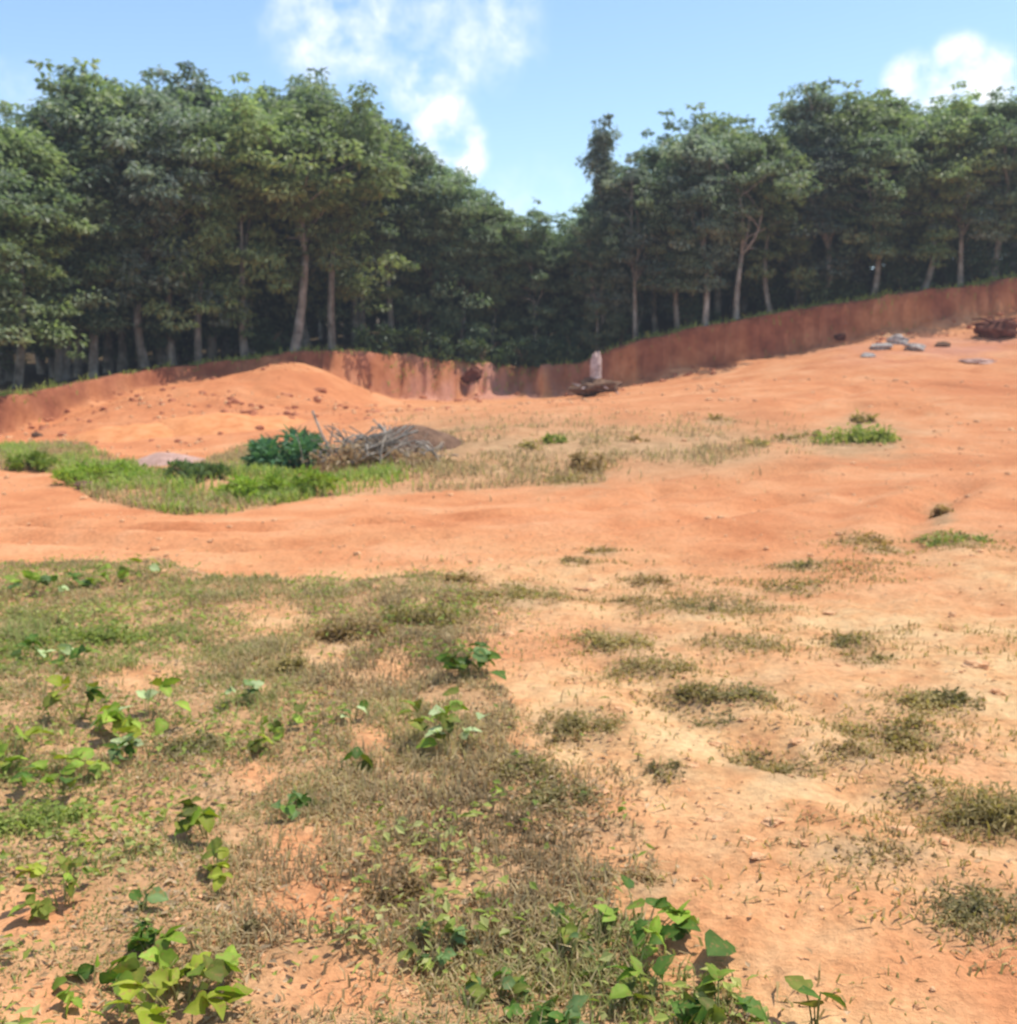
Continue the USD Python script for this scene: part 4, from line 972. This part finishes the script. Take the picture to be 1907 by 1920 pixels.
def mound(name, px, py, w_, d_, h_, m, lab, cat, seed, lean=0.0):
    g = ground(px, py); n = 30
    u = np.linspace(-1, 1, n); X, Yv = np.meshgrid(u, u, indexing='ij')
    r = np.hypot(X, Yv); hgt = h_ * np.clip(1 - r ** 1.7, -0.15, 1) * (1 + lean * X)
    X, Yv = X * w_ / 2, Yv * d_ / 2
    hgt = hgt + h_ * 0.9 * fbm2(X + seed, Yv, 3.0 / max(w_, 0.5), 4, seed) * np.clip(1.15 - r, 0, 1) + 0.06 * fbm2(X + seed, Yv, 5, 3, seed + 1)
    Z = height(g[0] + X, g[1] + Yv) - g[2] + hgt - 0.02
    k = (np.arange(n - 1)[:, None] * n + np.arange(n - 1)[None]).ravel()
    f = np.concatenate([np.stack([k, k + n, k + n + 1], -1), np.stack([k, k + n + 1, k + 1], -1)])
    ok = (r.ravel()[f] < 1.06).all(1)
    mm = trimesh.Trimesh(np.stack([g[0] + X, g[1] + Yv, g[2] + Z], -1).reshape(-1, 3), f[ok], process=False); mm.remove_unreferenced_vertices()
    return obj(name, (np.array(mm.vertices), np.array(mm.faces)), m, smooth=True, label=lab, cat=cat)


brown = rough_mat('brown_topsoil', (0.085, 0.048, 0.03), (0.14, 0.08, 0.05), 5.0, 0.9, 0.06, c3=(0.22, 0.13, 0.08))
pinkish = rough_mat('pinkish_grey_soil', (0.28, 0.17, 0.13), (0.38, 0.24, 0.19), 5.0, 0.6, 0.04, c3=(0.46, 0.30, 0.24))
orange = rough_mat('orange_clay', (0.42, 0.155, 0.055), (0.52, 0.215, 0.085), 3.0, 0.6, 0.04, c3=(0.56, 0.27, 0.12))
grey = rough_mat('grey_stone', (0.17, 0.145, 0.125), (0.30, 0.265, 0.24), 5.0, 0.9, 0.06, c3=(0.46, 0.40, 0.35))
orange_dark = rough_mat('fallen_red_earth', (0.22, 0.075, 0.04), (0.36, 0.135, 0.07), 3.0, 0.6, 0.04, c3=(0.50, 0.22, 0.11))
redroot = rough_mat('dark_red_earth', (0.05, 0.018, 0.013), (0.10, 0.035, 0.022), 4.0, 0.7, 0.05, c3=(0.17, 0.07, 0.045))
mound('soil_mound', 766, 838, 2.0, 1.4, 0.36, brown, 'dark brown heap of topsoil behind the grey brush pile', 'soil heap', 3)
mound('soil_mound', 310, 868, 1.9, 1.2, 0.22, pinkish, 'low pinkish grey heap of rubble soil behind the grass strip', 'soil heap', 6)
mound('soil_mound', 420, 800, 4.6, 3.0, 0.35, orange, 'broad lumpy heap of orange clay on the slope below the forked pale tree', 'soil heap', 9)
mound('soil_mound', 240, 815, 3.2, 2.4, 0.3, orange, 'smaller orange clay heap at the left of the broad lumpy one', 'soil heap', 12)
for k, (px, py, w_, h_, m, lab) in enumerate([(598, 735, 0.6, 0.28, orange_dark, 'brown clod stuck in the crest of the orange mound'), (70, 818, 0.3, 0.18, brown, 'brown clod at the foot of the left bank'), (162, 918, 0.42, 0.18, brown, 'dark clod in the grass at the left'),
                                             (1655, 655, 0.9, 0.36, grey, 'grey stone at the left front of the stone heap on the right bank'), (1683, 645, 0.8, 0.55, grey, 'biggest grey stone at the top of the stone heap on the right bank'), (1715, 655, 0.9, 0.34, grey, 'flat grey stone at the right of the stone heap on the bank'),
                                             (1668, 636, 0.5, 0.35, clod_m, 'whitish stone on the back of the grey stone heap'), (1625, 668, 0.6, 0.2, grey, 'low grey stone left of the stone heap on the right bank'), (1575, 638, 0.7, 0.3, redroot, 'dark red clod on the bank foot left of the stone heap'), (1768, 650, 0.55, 0.35, brown, 'brown clod right of the stone heap on the bank'),
                                             (884, 712, 0.9, 0.8, redroot, 'dark red clod of roots and earth caught in the gullied bank'), (1835, 680, 1.2, 0.22, pinkish, 'flat pinkish grey slab of soil below the reddish brown root ball')]):
    g = ground(px, py); v, f = rock(700 + k, (w_ / 2, w_ / 2.6, h_ * 0.62), 1.1)
    obj('boulder' if m is grey else 'clod', (v * [1, 1, 0.8] + g + [0, 0, h_ * 0.12], f), m, smooth=22, label=lab, cat='stone' if 'stone' in lab else 'clod')


x = rng.uniform(-20, 21, 1500); y = bank_y(np.clip(x, bx[0], bx[-1])) - np.abs(rng.normal(size=1500)) * 1.1 + 0.35
k_ = rng.uniform(0, 1, 1500) < np.clip(0.3 + 2.6 * fbm2(x, y, 0.5, 3, 151), 0.03, 1); x, y = x[k_], y[k_]
xm, ym = -8.5 + rng.normal(size=700) * 3.4, 32.5 + rng.normal(size=700) * 2.8
k_ = (ym < bank_y(np.clip(xm, bx[0], bx[-1]))) & (rng.uniform(0, 1, 700) < np.clip(0.4 + 3 * fbm2(xm, ym, 0.7, 3, 152), 0.05, 1)); x, y = np.concatenate([x, xm[k_]]), np.concatenate([y, ym[k_]])
sz = 0.03 + 0.14 * rng.uniform(0, 1, len(x)) ** 4; parts = []
for i in range(len(x)):
    v, f = base_r[i % 5]; c_, s_ = math.cos(i * 2.4), math.sin(i * 2.4)
    parts.append((v @ np.array([[c_, s_, 0], [-s_, c_, 0], [0, 0, 1]]) * sz[i] + [x[i], y[i], gz(x[i], y[i]) + sz[i] * 0.2], f))
obj('bank_rubble', join(parts), orange_dark, label='lumps of red earth strewn along the bank foot and over the orange mound', cat='rubble', kind='stuff')


def stump(px, py, r, h, n_roots, earth, wood_m, lab, cat, seed, tall=True, top=None):
    g = ground(px, py); q = np.random.default_rng(seed)
    t = thing('tree_stump' if tall else 'root_ball', g, lab, cat)
    v, f = rock(seed, (r * 1.25, r, h * (0.24 if tall else 0.5)), 1.3, 3)
    obj('earth_clump', (v + [0, 0, h * (0.15 if tall else 0.42)], f), earth, t, smooth=40)
    if tall:
        zs = np.array([0.15, 0.3, 0.5, 0.7, 0.88, 1.0]) * h
        p = np.stack([0.02 * np.sin(zs * 3) - 0.06, 0 * zs, zs], -1)
        sv, sf = tube(p, np.array([0.30, 0.25, 0.24, 0.26, 0.24, 0.17]) * r * 1.3, 12)
        sv[-12:, 2] += q.uniform(-0.22, 0.12, 12); sv += q.normal(size=sv.shape) * 0.022; sv[:, 0] += 0.05 * sv[:, 2]
        obj('broken_trunk', (sv, sf), wood_m, t, smooth=50)
    for k in range(n_roots):
        a_ = k * 6.28 / n_roots + q.normal() * 0.3; e = np.array([math.cos(a_) * r * q.uniform(1.1, 1.7), math.sin(a_) * r * 1.2, h * (q.uniform(0.0, 0.3) if tall else q.uniform(0.1, 1.15))])
        s0 = np.array([0, 0, h * (0.2 if tall else 0.45)]); tt = np.linspace(0, 1, 6)[:, None]
        p = s0 + (e - s0) * tt + np.sin(tt * 3.1) * q.normal(size=3) * 0.12 * r
        obj('root', tube(p, np.linspace(0.09, 0.025, 6) * (0.6 + r * 0.5), 6), wood_m if tall else earth, t, smooth=True)
    return t


palewood = rough_mat('pale_pinkish_wood', (0.20, 0.13, 0.11), (0.40, 0.30, 0.265), 5.0, 0.8, 0.03, c3=(0.56, 0.46, 0.42))
stump(1118, 742, 0.6, 1.45, 8, brown, palewood, 'pale broken stump standing upright on clods below the dark forest at the gap', 'tree stump', 21)
stump(1868, 632, 0.6, 0.75, 16, redroot, redroot, 'dark reddish brown root ball lying on the bank at the right edge', 'root ball', 22, False)

# ------------------------------------------------------------------ thin tropical haze
haze_m = usdkit.material(stage, '/World/Looks/haze', {'v': ('principled_volume', {'color': (0.90, 0.95, 1.0), 'density': HAZE, 'anisotropy': 0.3})}, [], volume='v.volume')
zmin = float(V[:, 2].min()) - 1.0
hz = trimesh.creation.box([1300, 1300, 30.0 - zmin]); hz.apply_translation([0, 0, (30.0 + zmin) / 2])
obj('haze', hz, haze_m, label='thin pale haze in the hot air', cat='haze', kind='stuff')
